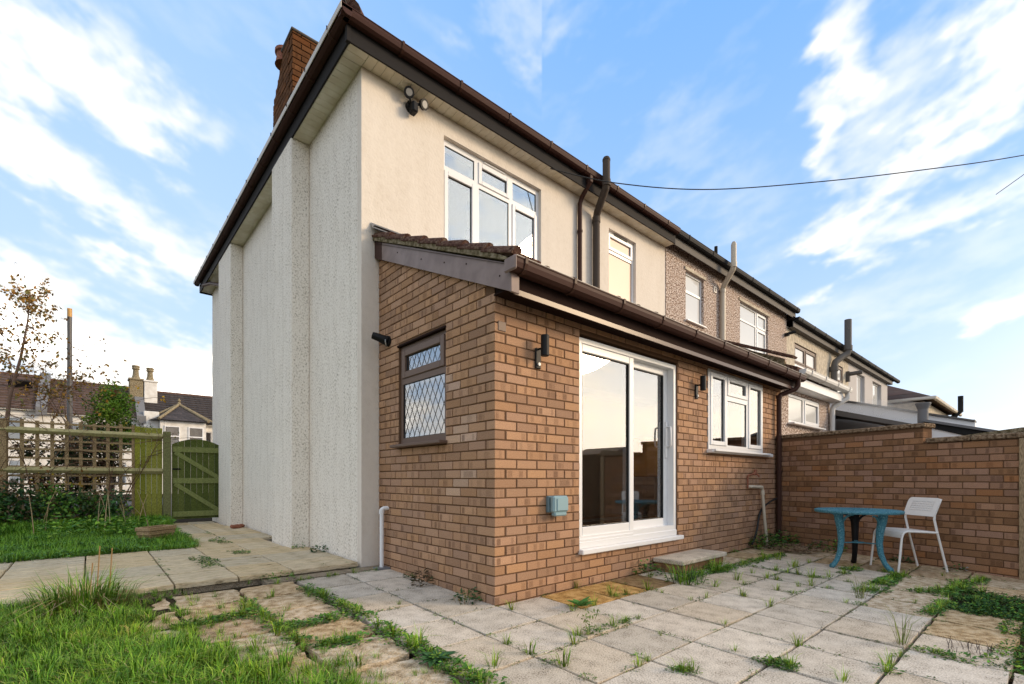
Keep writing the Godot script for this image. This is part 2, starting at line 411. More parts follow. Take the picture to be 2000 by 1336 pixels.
# one atlas of 48 brick faces: kiss marks, drag marks, sand speckle
func make_brick_material() -> void:
	var S := 1024
	var cw := 256; var ch := 84
	var n1 := FastNoiseLite.new(); n1.seed = 3; n1.frequency = 0.09; n1.fractal_octaves = 3
	var n2 := FastNoiseLite.new(); n2.seed = 4; n2.frequency = 0.16; n2.fractal_octaves = 2
	var out := PackedByteArray(); out.resize(S * S * 3)
	var hgt := PackedByteArray(); hgt.resize(S * S)
	var r := RandomNumberGenerator.new(); r.seed = 77
	var bases := [Color(0.475, 0.27, 0.15), Color(0.44, 0.245, 0.135), Color(0.50, 0.29, 0.17), Color(0.42, 0.235, 0.13), Color(0.475, 0.275, 0.165), Color(0.47, 0.262, 0.14)]
	for cy in 12:
		for cx in 4:
			var base: Color = bases[r.randi() % 6]
			base = base * r.randf_range(0.95, 1.06)
			var dark := Color(0.15, 0.075, 0.042).lerp(base, r.randf_range(0.15, 0.55))
			var bands := []
			var kind := r.randf()
			if kind < 0.62:
				for k in r.randi_range(1, 3): bands.append([r.randf_range(0.05, 0.95), r.randf_range(0.05, 0.13), r.randf_range(0.35, 0.9)])
			elif kind < 0.8: base = base.lerp(dark, 0.4)
			for y in ch:
				for x in cw:
					var px := cx * cw + x; var py := cy * ch + y
					if py >= S: continue
					var u := float(x) / cw; var w := float(y) / ch
					var a := n1.get_noise_2d(px, py); var b := n2.get_noise_2d(px, py)
					var k := 0.0
					for bd in bands:
						var e: float = absf(u - bd[0] + a * 0.02) - bd[1]
						k = maxf(k, bd[2] * (1.0 - smoothstep(-0.02, 0.03, e)) * (1.0 - smoothstep(0.30, 0.52, absf(w - 0.5) + a * 0.12)))
					var cc := base.lerp(dark, clampf(k + maxf(0.0, a) * 0.5, 0, 1))
					cc = cc * (1.0 + 0.5 * b + 0.3 * a)
					if b + 0.4 * a > 0.24: cc = cc.lerp(Color(0.13, 0.068, 0.04), clampf((b + 0.4 * a - 0.24) * 5.0, 0, 0.8))
					elif b < -0.34: cc = cc.lerp(Color(0.66, 0.46, 0.30), 0.55)
					cc = cc.linear_to_srgb()
					var q := (py * S + px) * 3
					out[q] = int(clampf(cc.r, 0, 1) * 255); out[q + 1] = int(clampf(cc.g, 0, 1) * 255); out[q + 2] = int(clampf(cc.b, 0, 1) * 255)
					hgt[py * S + px] = int(clampf(0.5 + 0.3 * a + 0.35 * b, 0, 1) * 255)
	var t := ImageTexture.create_from_image(Image.create_from_data(S, S, false, Image.FORMAT_RGB8, out))
	var h := ImageTexture.create_from_image(Image.create_from_data(S, S, false, Image.FORMAT_L8, hgt))
	M.brick = []
	for c in [[1.04, 1.08, 1.15], [0.97, 1.01, 1.10], [1.10, 1.13, 1.18], [1.06, 1.07, 1.06], [0.90, 0.95, 1.05]]:
		var m := StandardMaterial3D.new()
		m.albedo_texture = t; m.albedo_color = lin(c[0], c[1], c[2]); m.roughness = 0.95; m.metallic_specular = 0.2
		M.brick.append(relief(m, h, 0.15))
	M.brick_old = []
	for c in [[0.68, 0.65, 0.62], [0.78, 0.74, 0.68], [0.60, 0.57, 0.54], [0.82, 0.70, 0.58]]:
		var m: StandardMaterial3D = M.brick[0].duplicate()
		m.albedo_color = lin(c[0], c[1], c[2])
		M.brick_old.append(m)
	M.efflo = M.brick[0].duplicate()
	M.efflo.albedo_color = lin(1.22, 1.42, 1.75)
	M.bricks = []
	for k in 48:
		var b := MB.new()
		var f0 := Vector2((k % 4) * cw + 4, (k / 4) * ch + 4) / S
		var f1 := Vector2((k % 4) * cw + cw - 4, (k / 4) * ch + ch - 4) / S
		b.cbox(Vector3(0, 0, -0.0955), Vector3(0.215, 0.065, 0.007), 0.0035, f0, f1)
		M.bricks.append(b)
	M.brick_mesh = M.bricks.map(func(b): return b.mesh())

# the tiles of roofs too far off to build tile by tile: colour and relief of lapped rows
func make_roof_material() -> void:
	var S := 256
	var n1 := FastNoiseLite.new(); n1.seed = 9; n1.frequency = 0.05
	for called in ["roof_red", "roof_black"]:
		var out := PackedByteArray(); out.resize(S * S * 3)
		var hgt := PackedByteArray(); hgt.resize(S * S)
		var base := Color(0.085, 0.045, 0.034) if called == "roof_red" else Color(0.042, 0.032, 0.029)
		for y in S:
			for x in S:
				var row := y / 32
				var fy := (y % 32) / 32.0
				var fx := fposmod((x + (16 if row % 2 else 0)) / 32.0, 1.0)
				var k := hash(Vector2i((x + (16 if row % 2 else 0)) / 32 % 8, row)) % 100 / 100.0
				var h := fy * 0.6 + 0.4 * sin(fx * PI)
				var cc := base * (0.7 + 0.6 * k + 0.3 * n1.get_noise_2d(x, y))
				if called == "roof_red": cc = cc.lerp(Color(0.11, 0.085, 0.065), 0.5 * clampf(n1.get_noise_2d(x * 0.4, y * 0.4 + 90) + 0.4, 0, 1))
				cc = cc.linear_to_srgb()
				var q := (y * S + x) * 3
				out[q] = int(clampf(cc.r, 0, 1) * 255); out[q + 1] = int(clampf(cc.g, 0, 1) * 255); out[q + 2] = int(clampf(cc.b, 0, 1) * 255)
				hgt[y * S + x] = int(clampf(h, 0, 1) * 255)
		var m := StandardMaterial3D.new()
		m.albedo_texture = ImageTexture.create_from_image(Image.create_from_data(S, S, false, Image.FORMAT_RGB8, out))
		m.roughness = 0.85
		M[called] = relief(m, ImageTexture.create_from_image(Image.create_from_data(S, S, false, Image.FORMAT_L8, hgt)), 4.0)

# ---------- sky ----------
func make_sky(sun_dir: Vector3) -> Sky:
	var w := 2560; var h := 1280
	var px := PackedFloat32Array(); px.resize(w * h * 3)
	var nz := FastNoiseLite.new(); nz.seed = 8; nz.frequency = 2.2; nz.fractal_octaves = 6; nz.fractal_gain = 0.58
	var nw := FastNoiseLite.new(); nw.seed = 15; nw.frequency = 1.6; nw.fractal_octaves = 3
	# banks of cloud: [azimuth, elevation] ends in degrees, half width in degrees, strength
	var banks := [
		[-99, 33.5, -89, 31.5, 3.6, 1.1], [-91, 31.5, -85, 30.2, 2.6, 1.0], [-84, 30.5, -81, 31.0, 1.3, 0.45], [-99, 37.5, -88, 35.6, 1.6, 0.55],
		[-101, 27.0, -92, 25.3, 2.0, 1.25], [-93, 25.3, -86.5, 22.6, 2.4, 1.25], [-88, 23, -81.0, 20.2, 2.2, 0.85], [-79.5, 21, -77.5, 18.5, 2.2, 0.8],
		[-116, 15.0, -93, 13.2, 3.8, 1.8], [-96, 12.5, -80, 8.0, 4.6, 1.9], [-118, 6, -76, 3, 6.0, 2.1],
		[2, 36, -5.5, 29.5, 3.4, 1.15], [-4.5, 30.5, -10, 26.0, 3.2, 1.1], [-9, 26.5, -14.2, 22.6, 2.6, 1.1], [-13, 37.8, -12.0, 34.5, 2.0, 0.9], [-15, 32.2, -16.6, 29.4, 1.3, 1.0], [-14.5, 33.5, -9, 32.5, 1.6, 0.55], [-16, 28, -14, 24, 1.6, 0.6], [-8, 33, -13, 27, 4.5, 0.45],
		[0, 23.3, -12, 22.2, 1.1, 0.6], [3, 15.5, -5.2, 13.1, 1.1, 1.0], [-2, 19, -16, 15, 2.5, 0.22], [2, 3.0, -16, 2.0, 2.6, 0.4], [-50, 43, -45, 44.5, 2.5, 0.28], [-30, 33, -22, 27, 3.5, 0.16],
	]
	var bd := []
	for b in banks:
		bd.append([Vector2(b[0], b[1]), Vector2(b[2], b[3]), b[4], b[5]])
	for y in h:
		var el := 90.0 - (y + 0.5) / h * 180.0
		for x in w:
			var q := (y * w + x) * 3
			if el < -1.0:
				px[q] = 0.25; px[q + 1] = 0.24; px[q + 2] = 0.2
				continue
			var up := maxf(el, 0.0)
			var az := fposmod((x + 0.5) / w * 360.0 - 90.0 + 180.0, 360.0) - 180.0   # measured from +x towards +z
			var ca := cos(deg_to_rad(up))
			var d := Vector3(cos(deg_to_rad(az)) * ca, sin(deg_to_rad(up)), sin(deg_to_rad(az)) * ca)
			var t := up / 90.0
			var cc := Color(0.62, 0.78, 0.95).lerp(Color(0.175, 0.41, 0.85), 1.0 - pow(1.0 - clampf(up / 52.0, 0, 1), 1.6))
			if up > 52.0: cc = Color(0.175, 0.41, 0.85).lerp(Color(0.17, 0.38, 0.78), (up - 52.0) / 38.0)
			# milky air towards the west end of the view
			var left := exp(-pow((fposmod(az + 88.0 + 180.0, 360.0) - 180.0) / 34.0, 2.0))
			cc = cc.lerp(Color(0.64, 0.80, 0.97), left * 0.40 * (1.0 - t * 0.6))
			var a1 := nz.get_noise_3d(d.x * 1.0, d.y * 2.2, d.z * 1.0)
			var a2 := nw.get_noise_3d(d.x * 1.3 + 7.0, d.y * 4.0, d.z * 1.3)
			var fine := nz.get_noise_3d(d.x * 3.1 + 3.0, d.y * 6.0 + a2, d.z * 3.1)
			var along := Vector2(az, up).rotated(deg_to_rad(-14.0 if az > -45.0 else 16.0))
			var wisp := nz.get_noise_2d(along.x * 0.035, along.y * 0.10)
			var wisp2 := nz.get_noise_2d(along.x * 0.15 + 50.0, along.y * 0.32)
			var cl := 0.0
			var inside := smoothstep(-128.0, -112.0, az) * (1.0 - smoothstep(7.0, 22.0, az)) * (1.0 - smoothstep(48.0, 60.0, up))
			if inside > 0.0:
				var pt := Vector2(az + a2 * 3.2 + a1 * 1.4 + wisp * 1.8, up + a1 * 1.4 + fine * 1.0 + wisp * 1.5)
				for b in bd:
					var e: Vector2 = b[1] - b[0]
					var k := clampf((pt - b[0]).dot(e) / e.length_squared(), 0, 1)
					var dist: float = (pt - b[0] - e * k).length() / b[2]
					if dist < 2.2:
						cl = maxf(cl, b[3] * smoothstep(-0.05, 1.3, 1.0 - dist / 1.55 + 0.85 * wisp + 0.33 * wisp2 + 0.25 * fine))
			if inside < 1.0: cl = lerpf(smoothstep(-0.35, 0.4, a1 + 0.35 * a2 + 0.3 * wisp2 + 0.1) * 0.95, cl, inside)
			cl = clampf(cl + 0.16 * maxf(0.0, wisp + 0.5 * a1), 0, 2.2)
			var white := Color(1.10, 1.05, 0.97)
			if cl > 1.0: white = white * (1.0 + (cl - 1.0) * 1.6)
			cc = cc.lerp(white, clampf(cl, 0, 1))
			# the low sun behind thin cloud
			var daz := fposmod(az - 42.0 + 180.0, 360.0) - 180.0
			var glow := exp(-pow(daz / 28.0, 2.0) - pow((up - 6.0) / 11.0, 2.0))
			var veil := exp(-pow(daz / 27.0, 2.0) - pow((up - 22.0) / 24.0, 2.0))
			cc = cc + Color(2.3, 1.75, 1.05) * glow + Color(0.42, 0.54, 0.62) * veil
			var hz := exp(-up / 9.0) * 0.22 * (0.5 + 0.5 * d.dot(Vector3(sun_dir.x, 0, sun_dir.z).normalized()))
			cc = cc + Color(0.9, 0.7, 0.42) * hz
			if el < 0.0: cc = Color(0.25, 0.24, 0.2)
			px[q] = cc.r; px[q + 1] = cc.g; px[q + 2] = cc.b
	var m := PanoramaSkyMaterial.new()
	m.panorama = ImageTexture.create_from_image(Image.create_from_data(w, h, false, Image.FORMAT_RGBF, px.to_byte_array()))
	var s := Sky.new()
	s.sky_material = m
	return s

func _ready() -> void:
	rng.seed = 2024
	# camera: level, with the lens shifted upwards
	var cam := Camera3D.new()
	cam.name = "camera"
	cam.projection = Camera3D.PROJECTION_FRUSTUM
	cam.near = 0.1; cam.far = 500.0
	cam.size = 0.1 * 1336.0 / 934.38
	cam.frustum_offset = Vector2(0, 0.1 * (935.5 - 668.0) / 934.38)
	cam.position = Vector3(-2.325, 0.967, 2.835)
	cam.rotation_degrees = Vector3(0, 48.575 - 90.0, 0)
	add_child(cam)
	cam.current = true
	# sky, sun, exposure
	var sun_dir := Vector3(cos(deg_to_rad(42.0)) * cos(deg_to_rad(20.0)), sin(deg_to_rad(20.0)), sin(deg_to_rad(42.0)) * cos(deg_to_rad(20.0)))
	var env := Environment.new()
	env.background_mode = Environment.BG_SKY
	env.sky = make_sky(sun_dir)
	env.tonemap_mode = Environment.TONE_MAPPER_LINEAR
	env.tonemap_exposure = 1.2
	env.volumetric_fog_enabled = true; env.volumetric_fog_density = 0.0
	env.sdfgi_enabled = true; env.ssao_enabled = true; env.ssil_enabled = true
	var we := WorldEnvironment.new()
	we.name = "world"
	we.environment = env
	add_child(we)
	var sun := DirectionalLight3D.new()
	sun.name = "sun"
	sun.light_energy = 0.72
	sun.light_angular_distance = 16.0
	sun.light_color = Color(1.0, 0.88, 0.72)
	sun.shadow_enabled = true
	sun.sky_mode = DirectionalLight3D.SKY_MODE_LIGHT_ONLY
	add_child(sun)
	sun.look_at_from_position(sun_dir * 50.0, Vector3.ZERO)
	make_materials()
	ground()
	house()
	extension()
	neighbour()
	far_houses_right()
	garden_wall()
	paving()
	gate_and_fence()
	terrace()
	furniture()
	fittings()
	cables()
	plants()
	behind()

# ---------- setting ----------
func ground() -> void:
	var b := MB.new()
	var xs := [-220.0, -60.0, -20.0, -12.0]; var zs := [-220.0, -60.0, -30.0, -16.0]
	for k in 81: xs.append(-8.0 + k * 0.25)
	for k in 72: zs.append(-10.0 + k * 0.25)
	xs.append_array([16.0, 24.0, 60.0, 220.0]); zs.append_array([10.0, 16.0, 60.0, 220.0])
	var f := FastNoiseLite.new(); f.seed = 5; f.frequency = 0.5
	var hgt := func(x: float, z: float) -> float:
		var y := gy(z) - 0.05
		if x < -1.3 and z > -1.9: y += 0.055 * smoothstep(-1.3, -1.9, x) + 0.02 * f.get_noise_2d(x * 3, z * 3)
		if z < -4.5 and x < -1.25: y = 0.07 + 0.05 * smoothstep(-4.6, -7.5, z) + 0.03 * f.get_noise_2d(x * 3, z * 3)
		if z < -9.0: y = 0.0
		return y
	for i in xs.size() - 1:
		for j in zs.size() - 1:
			var p := []
			for q in [[0, 1], [1, 1], [1, 0], [0, 0]]:
				var x: float = xs[i + q[0]]; var z: float = zs[j + q[1]]
				p.append(v3(x, hgt.call(x, z), z))
			b.quad(p[0], p[1], p[2], p[3])
	struct("ground", b, M.soil)
	var r := MB.new()
	r.box(v3(-120, -0.02, -27), v3(120, 0.02, -19))
	struct("road", r, M.asphalt)

# a window: frame with holes, glass, opening sashes; u runs along the wall, n points out of it
func window(parent: Node3D, called: String, o: Vector3, u: Vector3, W: float, H: float, cells: Array, fm: Material, gm: Material, depth := 0.07, label := "", sill := true, rim := 0.042) -> MeshInstance3D:
	var n := u.cross(Vector3.UP)
	var X := Transform3D(Basis(u, Vector3.UP, n), o)
	var b := MB.new(); b.xf = X
	var holes := cells.map(func(c): return [c[0], c[1], c[2], c[3]])
	b.plate(0, 0, W, H, -depth, 0, holes)
	var fr := part(parent, called, b, fm)
	if label: fr.set_meta("label", label)
	for c in cells:
		var g := MB.new(); g.xf = X
		var e := 0.0
		if c[4]:
			var s := MB.new(); s.xf = X
			e = rim
			# sash ring with a bevelled inner bead
			var x0: float = c[0] - 0.012; var y0: float = c[1] - 0.012; var x1: float = c[2] + 0.012; var y1: float = c[3] + 0.012
			var q := rim + 0.012
			s.cbox(v3(x0, y0, -depth * 0.8), v3(x0 + q, y1, 0.014), 0.005)
			s.cbox(v3(x1 - q, y0, -depth * 0.8), v3(x1, y1, 0.014), 0.005)
			s.cbox(v3(x0 + q, y0, -depth * 0.8), v3(x1 - q, y0 + q, 0.0135), 0.005)
			s.cbox(v3(x0 + q, y1 - q, -depth * 0.8), v3(x1 - q, y1, 0.0135), 0.005)
			part(fr, "sash", s, fm)
		var k := MB.new(); k.xf = X
		k.plate(c[0] + e - 0.002, c[1] + e - 0.002, c[2] - e + 0.002, c[3] - e + 0.002, -0.023, -0.008, [[c[0] + e + 0.006, c[1] + e + 0.006, c[2] - e - 0.006, c[3] - e - 0.006]])
		part(fr, "gasket", k, M.gasket)
		g.box(v3(c[0] + e, c[1] + e, -0.019), v3(c[2] - e, c[3] - e, -0.013))
		part(fr, "pane", g, gm)
	if sill:
		var s := MB.new(); s.xf = X
		s.cbox(v3(-0.03, -0.03, -depth), v3(W + 0.03, -0.001, 0.11), 0.006)
		part(fr, "sill", s, fm)
	return fr

# an open gutter of squarish profile swept from a to b, out is the side away from the wall
func gutter_run(a: Vector3, b: Vector3, out: Vector3, w := 0.11, h := 0.075) -> MB:
	var m := MB.new()
	var d := (b - a).normalized()
	var pr := [Vector2(0, 0.0), Vector2(0, -h * 0.75), Vector2(w * 0.12, -h), Vector2(w * 0.62, -h), Vector2(w * 0.9, -h * 0.78), Vector2(w, -h * 0.35), Vector2(w, 0.0), Vector2(w * 1.05, 0.0), Vector2(w * 1.05, 0.008), Vector2(w * 0.94, 0.008), Vector2(w * 0.94, -h * 0.35), Vector2(w * 0.6, -h * 0.9), Vector2(w * 0.12, -h * 0.9), Vector2(w * 0.06, 0)]
	for k in pr.size():
		var p: Vector2 = pr[k]; var q: Vector2 = pr[(k + 1) % pr.size()]
		var p3 := out * p.x + Vector3.UP * p.y; var q3 := out * q.x + Vector3.UP * q.y
		if d.cross(Vector3.UP).dot(out) > 0.0: m.quad(a + p3, a + q3, b + q3, b + p3)
		else: m.quad(b + p3, b + q3, a + q3, a + p3)
	for e in [a, b]:
		m.poly(pr.slice(0, 7).map(func(p): return e + out * p.x + Vector3.UP * p.y))
	return m

func gutter_clip(at: Vector3, out: Vector3, w := 0.11, h := 0.075) -> MB:
	var m := MB.new()
	var d := out.cross(Vector3.UP)
	var pr := [Vector2(-0.002, -h * 0.75), Vector2(w * 0.1, -h - 0.006), Vector2(w * 0.63, -h - 0.006), Vector2(w * 0.93, -h * 0.78), Vector2(w * 1.06, -h * 0.35), Vector2(w * 1.1, 0.014)]
	for k in pr.size() - 1:
		var p: Vector2 = pr[k]; var q: Vector2 = pr[k + 1]
		m.bar(at + out * p.x + Vector3.UP * p.y, at + out * q.x + Vector3.UP * q.y, 0.028, 0.006, 0.001)
	return m

# bricks of one wall face: entries [transform, length, middle]
func lay(list: Array, o: Vector3, u: Vector3, n: Vector3, runs: Array) -> void:
	for q in runs:   # [start, length, bottom]
		var l: float = q[1]
		if l < 0.03: continue
		var bs := Basis(u * (l / 0.215), Vector3.UP, n)
		bs = Basis(n, rr(-0.004, 0.004)) * bs
		var p: Vector3 = o + u * q[0] + Vector3.UP * q[2] + n * rr(-0.0018, 0.0018) + Vector3.UP * rr(-0.0012, 0.0012)
		list.append([Transform3D(bs, p), l, p + u * l / 2.0])

# cut a course into bricks round holes [u0, y0, u1, y1]
func course(start: float, L: float, first: float, y: float, holes: Array) -> Array:
	var out := []
	var t := start
	var nl := first
	while t < L - 0.02:
		var l := minf(nl, L - t)
		nl = 0.215
		var spans := [[t, t + l]]
		for h in holes:
			if y + 0.05 > h[1] and y + 0.015 < h[3]:
				var nx := []
				for s in spans:
					if s[1] <= h[0] or s[0] >= h[2]: nx.append(s); continue
					if s[0] < h[0] - 0.004: nx.append([s[0], h[0] - 0.004])
					if s[1] > h[2] + 0.004: nx.append([h[2] + 0.004, s[1]])
				spans = nx
		for s in spans: out.append([s[0], s[1] - s[0], y])
		t += l + 0.01
	return out

# the nearest bricks become parts of their own, the others one joined part
func set_bricks(parent: Node3D, list: Array, mats: Array, most: int, eye := Vector3(-2.3, 0.97, 2.8)) -> void:
	list.sort_custom(func(a, b): return eye.distance_squared_to(a[2]) < eye.distance_squared_to(b[2]))
	var rest := {}
	var base := Vector3.ZERO
	var up: Node = parent
	while up != self:
		base += up.position; up = up.get_parent()
	for k in list.size():
		var e: Array = list[k]
		var which := rng.randi() % 48
		var m := rng.randi() % mats.size()
		if e.size() > 3: m = e[3]
		if k < most:
			var o := put(parent, "brick", M.brick_mesh[which], mats[m] if m >= 0 else M.efflo)
			o.transform = Transform3D(e[0].basis, e[0].origin - base)
		else:
			if not rest.has(m): rest[m] = MB.new()
			rest[m].add(M.bricks[which], e[0])
	for m in rest:
		var o := part(parent, "brickwork", rest[m], mats[m] if m >= 0 else M.efflo)
		o.set_meta("kind", "stuff")

# ---------- the house ----------
func house() -> void:
	var t := thing("end_of_terrace_house", "cream rendered two storey end of terrace house with dark eaves and brick chimney", "house", v3(2.7, 0, -6))
	var zr := -1.95
	# rear wall with its two windows and the opening into the extension
	var b := MB.new()
	b.xf = Transform3D(Basis.IDENTITY, v3(0, 0, zr))
	b.plate(-0.199, -0.1, 5.70, 5.275, -0.26, 0, [[0.82, 3.66, 2.445, 5.045], [3.995, 3.93, 4.755, 5.045], [0.35, 0.31, 5.35, 2.3]])
	part(t, "rear_wall", b, M.rear)
	# the smooth corner bead and the rough side wall
	b = MB.new()
	b.box(v3(-0.199, -0.1, -10.05), v3(0.06, 5.275, zr - 0.265))
	b.box(v3(-0.2005, -0.1, -10.05), v3(-0.19, 5.2745, zr - 0.10))
	part(t, "side_wall", b, M.side)
	b = MB.new()
	b.cbox(v3(-0.43, -0.1, -4.36), v3(-0.199, 5.27, -3.516), 0.012)
	part(t, "chimney_breast", b, M.side)
	b = MB.new()
	b.cbox(v3(-0.408, -0.1, -8.15), v3(-0.199, 5.27, -7.088), 0.012)
	part(t, "chimney_breast", b, M.side)
	b = MB.new()
	b.box(v3(0.06, -0.1, -10.05), v3(5.7, 5.275, -9.8))
	part(t, "front_wall", b, M.side)
	# inside: floors, back and side of the rooms
	b = MB.new()
	b.box(v3(0.06, 0.12, -2.64), v3(5.6, 0.30, zr - 0.262))
	part(t, "room_floor", b, M.room_floor)
	b = MB.new()
	b.box(v3(0.06, 2.42, -9.8), v3(5.6, 2.6, zr - 0.262))
	part(t, "ceiling", b, M.room_white)
	b = MB.new()
	b.box(v3(0.06, 0.30, -2.75), v3(5.6, 2.42, -2.65))
	b.box(v3(3.0, 0.30, -2.64), v3(3.1, 2.42, zr - 0.27))
	part(t, "room_wall", b, M.room_wall)
	b = MB.new()
	b.box(v3(0.06, 2.6, -5.0), v3(5.6, 5.2, -4.9))
	b.box(v3(5.6, 0.1, -9.8), v3(5.7, 5.27, zr - 0.262))
	part(t, "inner_wall", b, M.room_white)
	# first floor windows
	var w := window(t, "bedroom_window", v3(0.82, 3.70, zr - 0.055), Vector3.RIGHT, 1.625, 1.345, [
		[0.05, 1.03, 0.49, 1.275, false], [0.565, 1.03, 1.065, 1.275, true], [1.135, 1.03, 1.575, 1.275, false],
		[0.05, 0.05, 0.49, 0.965, true], [0.565, 0.05, 1.065, 0.965, false], [1.135, 0.05, 1.575, 0.965, true]], M.white, M.glass_up, 0.07, "six light white window above the lean-to roof")
	b = MB.new()
	b.xf = Transform3D(Basis.IDENTITY, v3(0.82, 3.70, zr - 0.055))
	b.cbox(v3(0.64, 1.312, 0.0), v3(0.99, 1.328, 0.016), 0.003)
	part(w, "trickle_vent", b, M.white)
	b = MB.new()
	b.xf = Transform3D(Basis.IDENTITY, v3(0.82, 3.70, zr - 0.055))
	b.cbox(v3(0.425, 0.30, -0.09), v3(0.455, 0.42, -0.05), 0.006)
	part(w, "handle", b, M.white)
	w = window(t, "bathroom_window", v3(3.995, 3.95, zr - 0.055), Vector3.RIGHT, 0.76, 1.095, [[0.05, 0.80, 0.71, 1.04, true], [0.05, 0.06, 0.71, 0.735, false]], M.white, M.frosted, 0.07, "narrow white window with frosted glass tinted peach as reflected sunset")
	b = MB.new()
	b.xf = Transform3D(Basis.IDENTITY, v3(3.995, 3.95, zr - 0.055))
	b.cbox(v3(0.2, 1.058, 0.0), v3(0.56, 1.074, 0.02), 0.003)
	part(w, "trickle_vent", b, M.gasket)
	# eaves: soffit boards, fascia, gutters
	var sy := 5.275
	var boards := MB.new()
	for k in 84:
		var z := zr + 0.19 - 0.1 * k
		if z < -10.2: break
		boards = MB.new()
		boards.cbox(v3(-0.40, sy, z - 0.098), v3(-0.197, sy + 0.01, z), 0.004)
		part(t, "soffit_board", boards, M.soffit)
	for k in 59:
		var x := -0.195 + 0.1 * k
		boards = MB.new()
		boards.cbox(v3(x, sy, zr - 0.003), v3(x + 0.098, sy + 0.01, zr + 0.185), 0.004)
		part(t, "soffit_board", boards, M.soffit)
	b = MB.new()
	b.cbox(v3(-0.425, sy - 0.012, zr + 0.186), v3(5.70, sy + 0.17, zr + 0.206), 0.004)
	b.cbox(v3(-0.425, sy - 0.0121, -10.25), v3(-0.405, sy + 0.169, zr + 0.185), 0.004)
	b.cbox(v3(-0.445, sy - 0.014, zr + 0.17), v3(-0.40, sy + 0.14, zr + 0.214), 0.003)
	b.cbox(v3(-0.404, sy - 0.012, -10.25), v3(5.7, sy + 0.17, -10.23), 0.004)
	part(t, "fascia", b, M.fascia)
	var gz := zr + 0.208; var gx := -0.427; var gh := sy + 0.225
	part(t, "rear_gutter", gutter_run(v3(gx - 0.10, gh, gz), v3(5.70, gh, gz), Vector3.BACK, 0.10, 0.08), M.gutter)
	part(t, "side_gutter", gutter_run(v3(gx, gh, -10.28), v3(gx, gh, gz + 0.10), Vector3.LEFT, 0.10, 0.08), M.gutter)
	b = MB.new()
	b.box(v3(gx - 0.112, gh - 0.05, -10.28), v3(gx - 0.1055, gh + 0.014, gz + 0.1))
	part(t, "side_gutter_lip", b, M.gutter_edge)  # pale strip painted as sky reflected on the gutter's outer face
	for k in 13:
		part(t, "gutter_bracket", gutter_clip(v3(gx, gh, gz - 0.25 - k * 0.66), Vector3.LEFT, 0.10, 0.08), M.gutter_clip)
	for k in 8:
		part(t, "gutter_bracket", gutter_clip(v3(0.12 + k * 0.74, gh, gz), Vector3.BACK, 0.10, 0.08), M.gutter_clip)
	# hipped roof with hip tiles
	b = MB.new()
	var e0 := v3(-0.46, 5.50, -1.70); var r0 := v3(3.6, 7.95, -6.0); var r1 := v3(5.70, 7.95, -6.0)
	b.quad(e0, v3(5.70, 5.50, -1.70), r1, r0)
	b.tri(v3(-0.46, 5.50, -10.25), e0, r0)
	b.quad(v3(5.70, 5.5, -10.25), v3(-0.46, 5.50, -10.25), r0, r1)
	b.quad(v3(-0.46, 5.49, -10.25), v3(5.7, 5.49, -10.25), v3(5.7, 5.49, -1.7), v3(-0.46, 5.49, -1.7))
	var rf := part(t, "roof", b, M.tile)
	for k in 10:
		var p := e0 + (r0 - e0) * (0.012 + k * 0.055)
		var q := p + (r0 - e0) * 0.062
		b = MB.new()
		b.tube([p + v3(0, 0.035, 0), q + v3(0, 0.012, 0)], [0.115, 0.10], 12)
		part(rf, "hip_tile", b, M.tile)
	b = MB.new()
	b.tube([e0 + v3(0.02, 0.05, -0.02), e0 + v3(-0.055, 0.05, 0.055), e0 + v3(-0.085, 0.10, 0.085), e0 + v3(-0.06, 0.15, 0.06)], 0.012, 6)
	part(rf, "hip_iron", b, M.black_rub)
	# chimney stack over the nearer breast
	var st := MB.new()
	st.xf = Transform3D(Basis(Vector3.BACK, Vector3.UP, Vector3.LEFT), Vector3.ZERO)
	st.prism(PackedVector2Array([Vector2(-4.325, 5.4), Vector2(-3.525, 5.4), Vector2(-3.525, 6.62), Vector2(-3.91, 6.62), Vector2(-4.325, 6.2)]), -0.45, 0.405)
	var ch := part(t, "chimney", st, M.mortar)
	var list := []
	var k := 0
	var y := 5.32
	while y < 6.62:
		var out := 0.0
		var cut := 0.0 if y < 6.12 else minf(0.42, (y - 6.12) * 1.2)
		var f := 0.215 if k % 2 == 0 else 0.1025
		lay(list, v3(-0.412 - out, 0, -3.516 + out), Vector3.RIGHT, Vector3.BACK, course(0.0, 0.86 + out * 2, f, y, []))
		var a := v3(-0.412 - out, 0, -4.335 - out)
		lay(list, a, Vector3.BACK, Vector3.LEFT, course(cut, 0.80 - (0.1125 if k % 2 == 0 else 0.0), 0.1025 if k % 2 == 0 else 0.215, y, []))
		y += 0.075; k += 1
	for q in [0, 1, 2, 3]:
		var all := MB.new()
		for i in list.size():
			if (i * 7 + i / 5) % 4 == q: all.add(M.bricks[rng.randi() % 48], list[i][0])
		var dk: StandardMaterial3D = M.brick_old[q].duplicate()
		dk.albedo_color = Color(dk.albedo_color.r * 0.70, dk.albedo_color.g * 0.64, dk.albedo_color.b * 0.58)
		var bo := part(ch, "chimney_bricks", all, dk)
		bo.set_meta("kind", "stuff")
	b = MB.new()
	b.cbox(v3(-0.43, 6.622, -3.95), v3(0.50, 6.655, -3.49), 0.01)
	part(ch, "capping", b, M.iron_pipe)
	for p in [v3(-0.36, 6.52, -4.02), v3(0.15, 6.6, -4.1)]:
		b = MB.new()
		b.lathe([Vector2(0.0, 0), Vector2(0.12, 0), Vector2(0.11, 0.02), Vector2(0.095, 0.13), Vector2(0.10, 0.14), Vector2(0.118, 0.15), Vector2(0.118, 0.19), Vector2(0.10, 0.195), Vector2(0.09, 0.1), Vector2(0.0, 0.1)], p, 18)
		part(ch, "chimney_pot", b, M.terracotta)
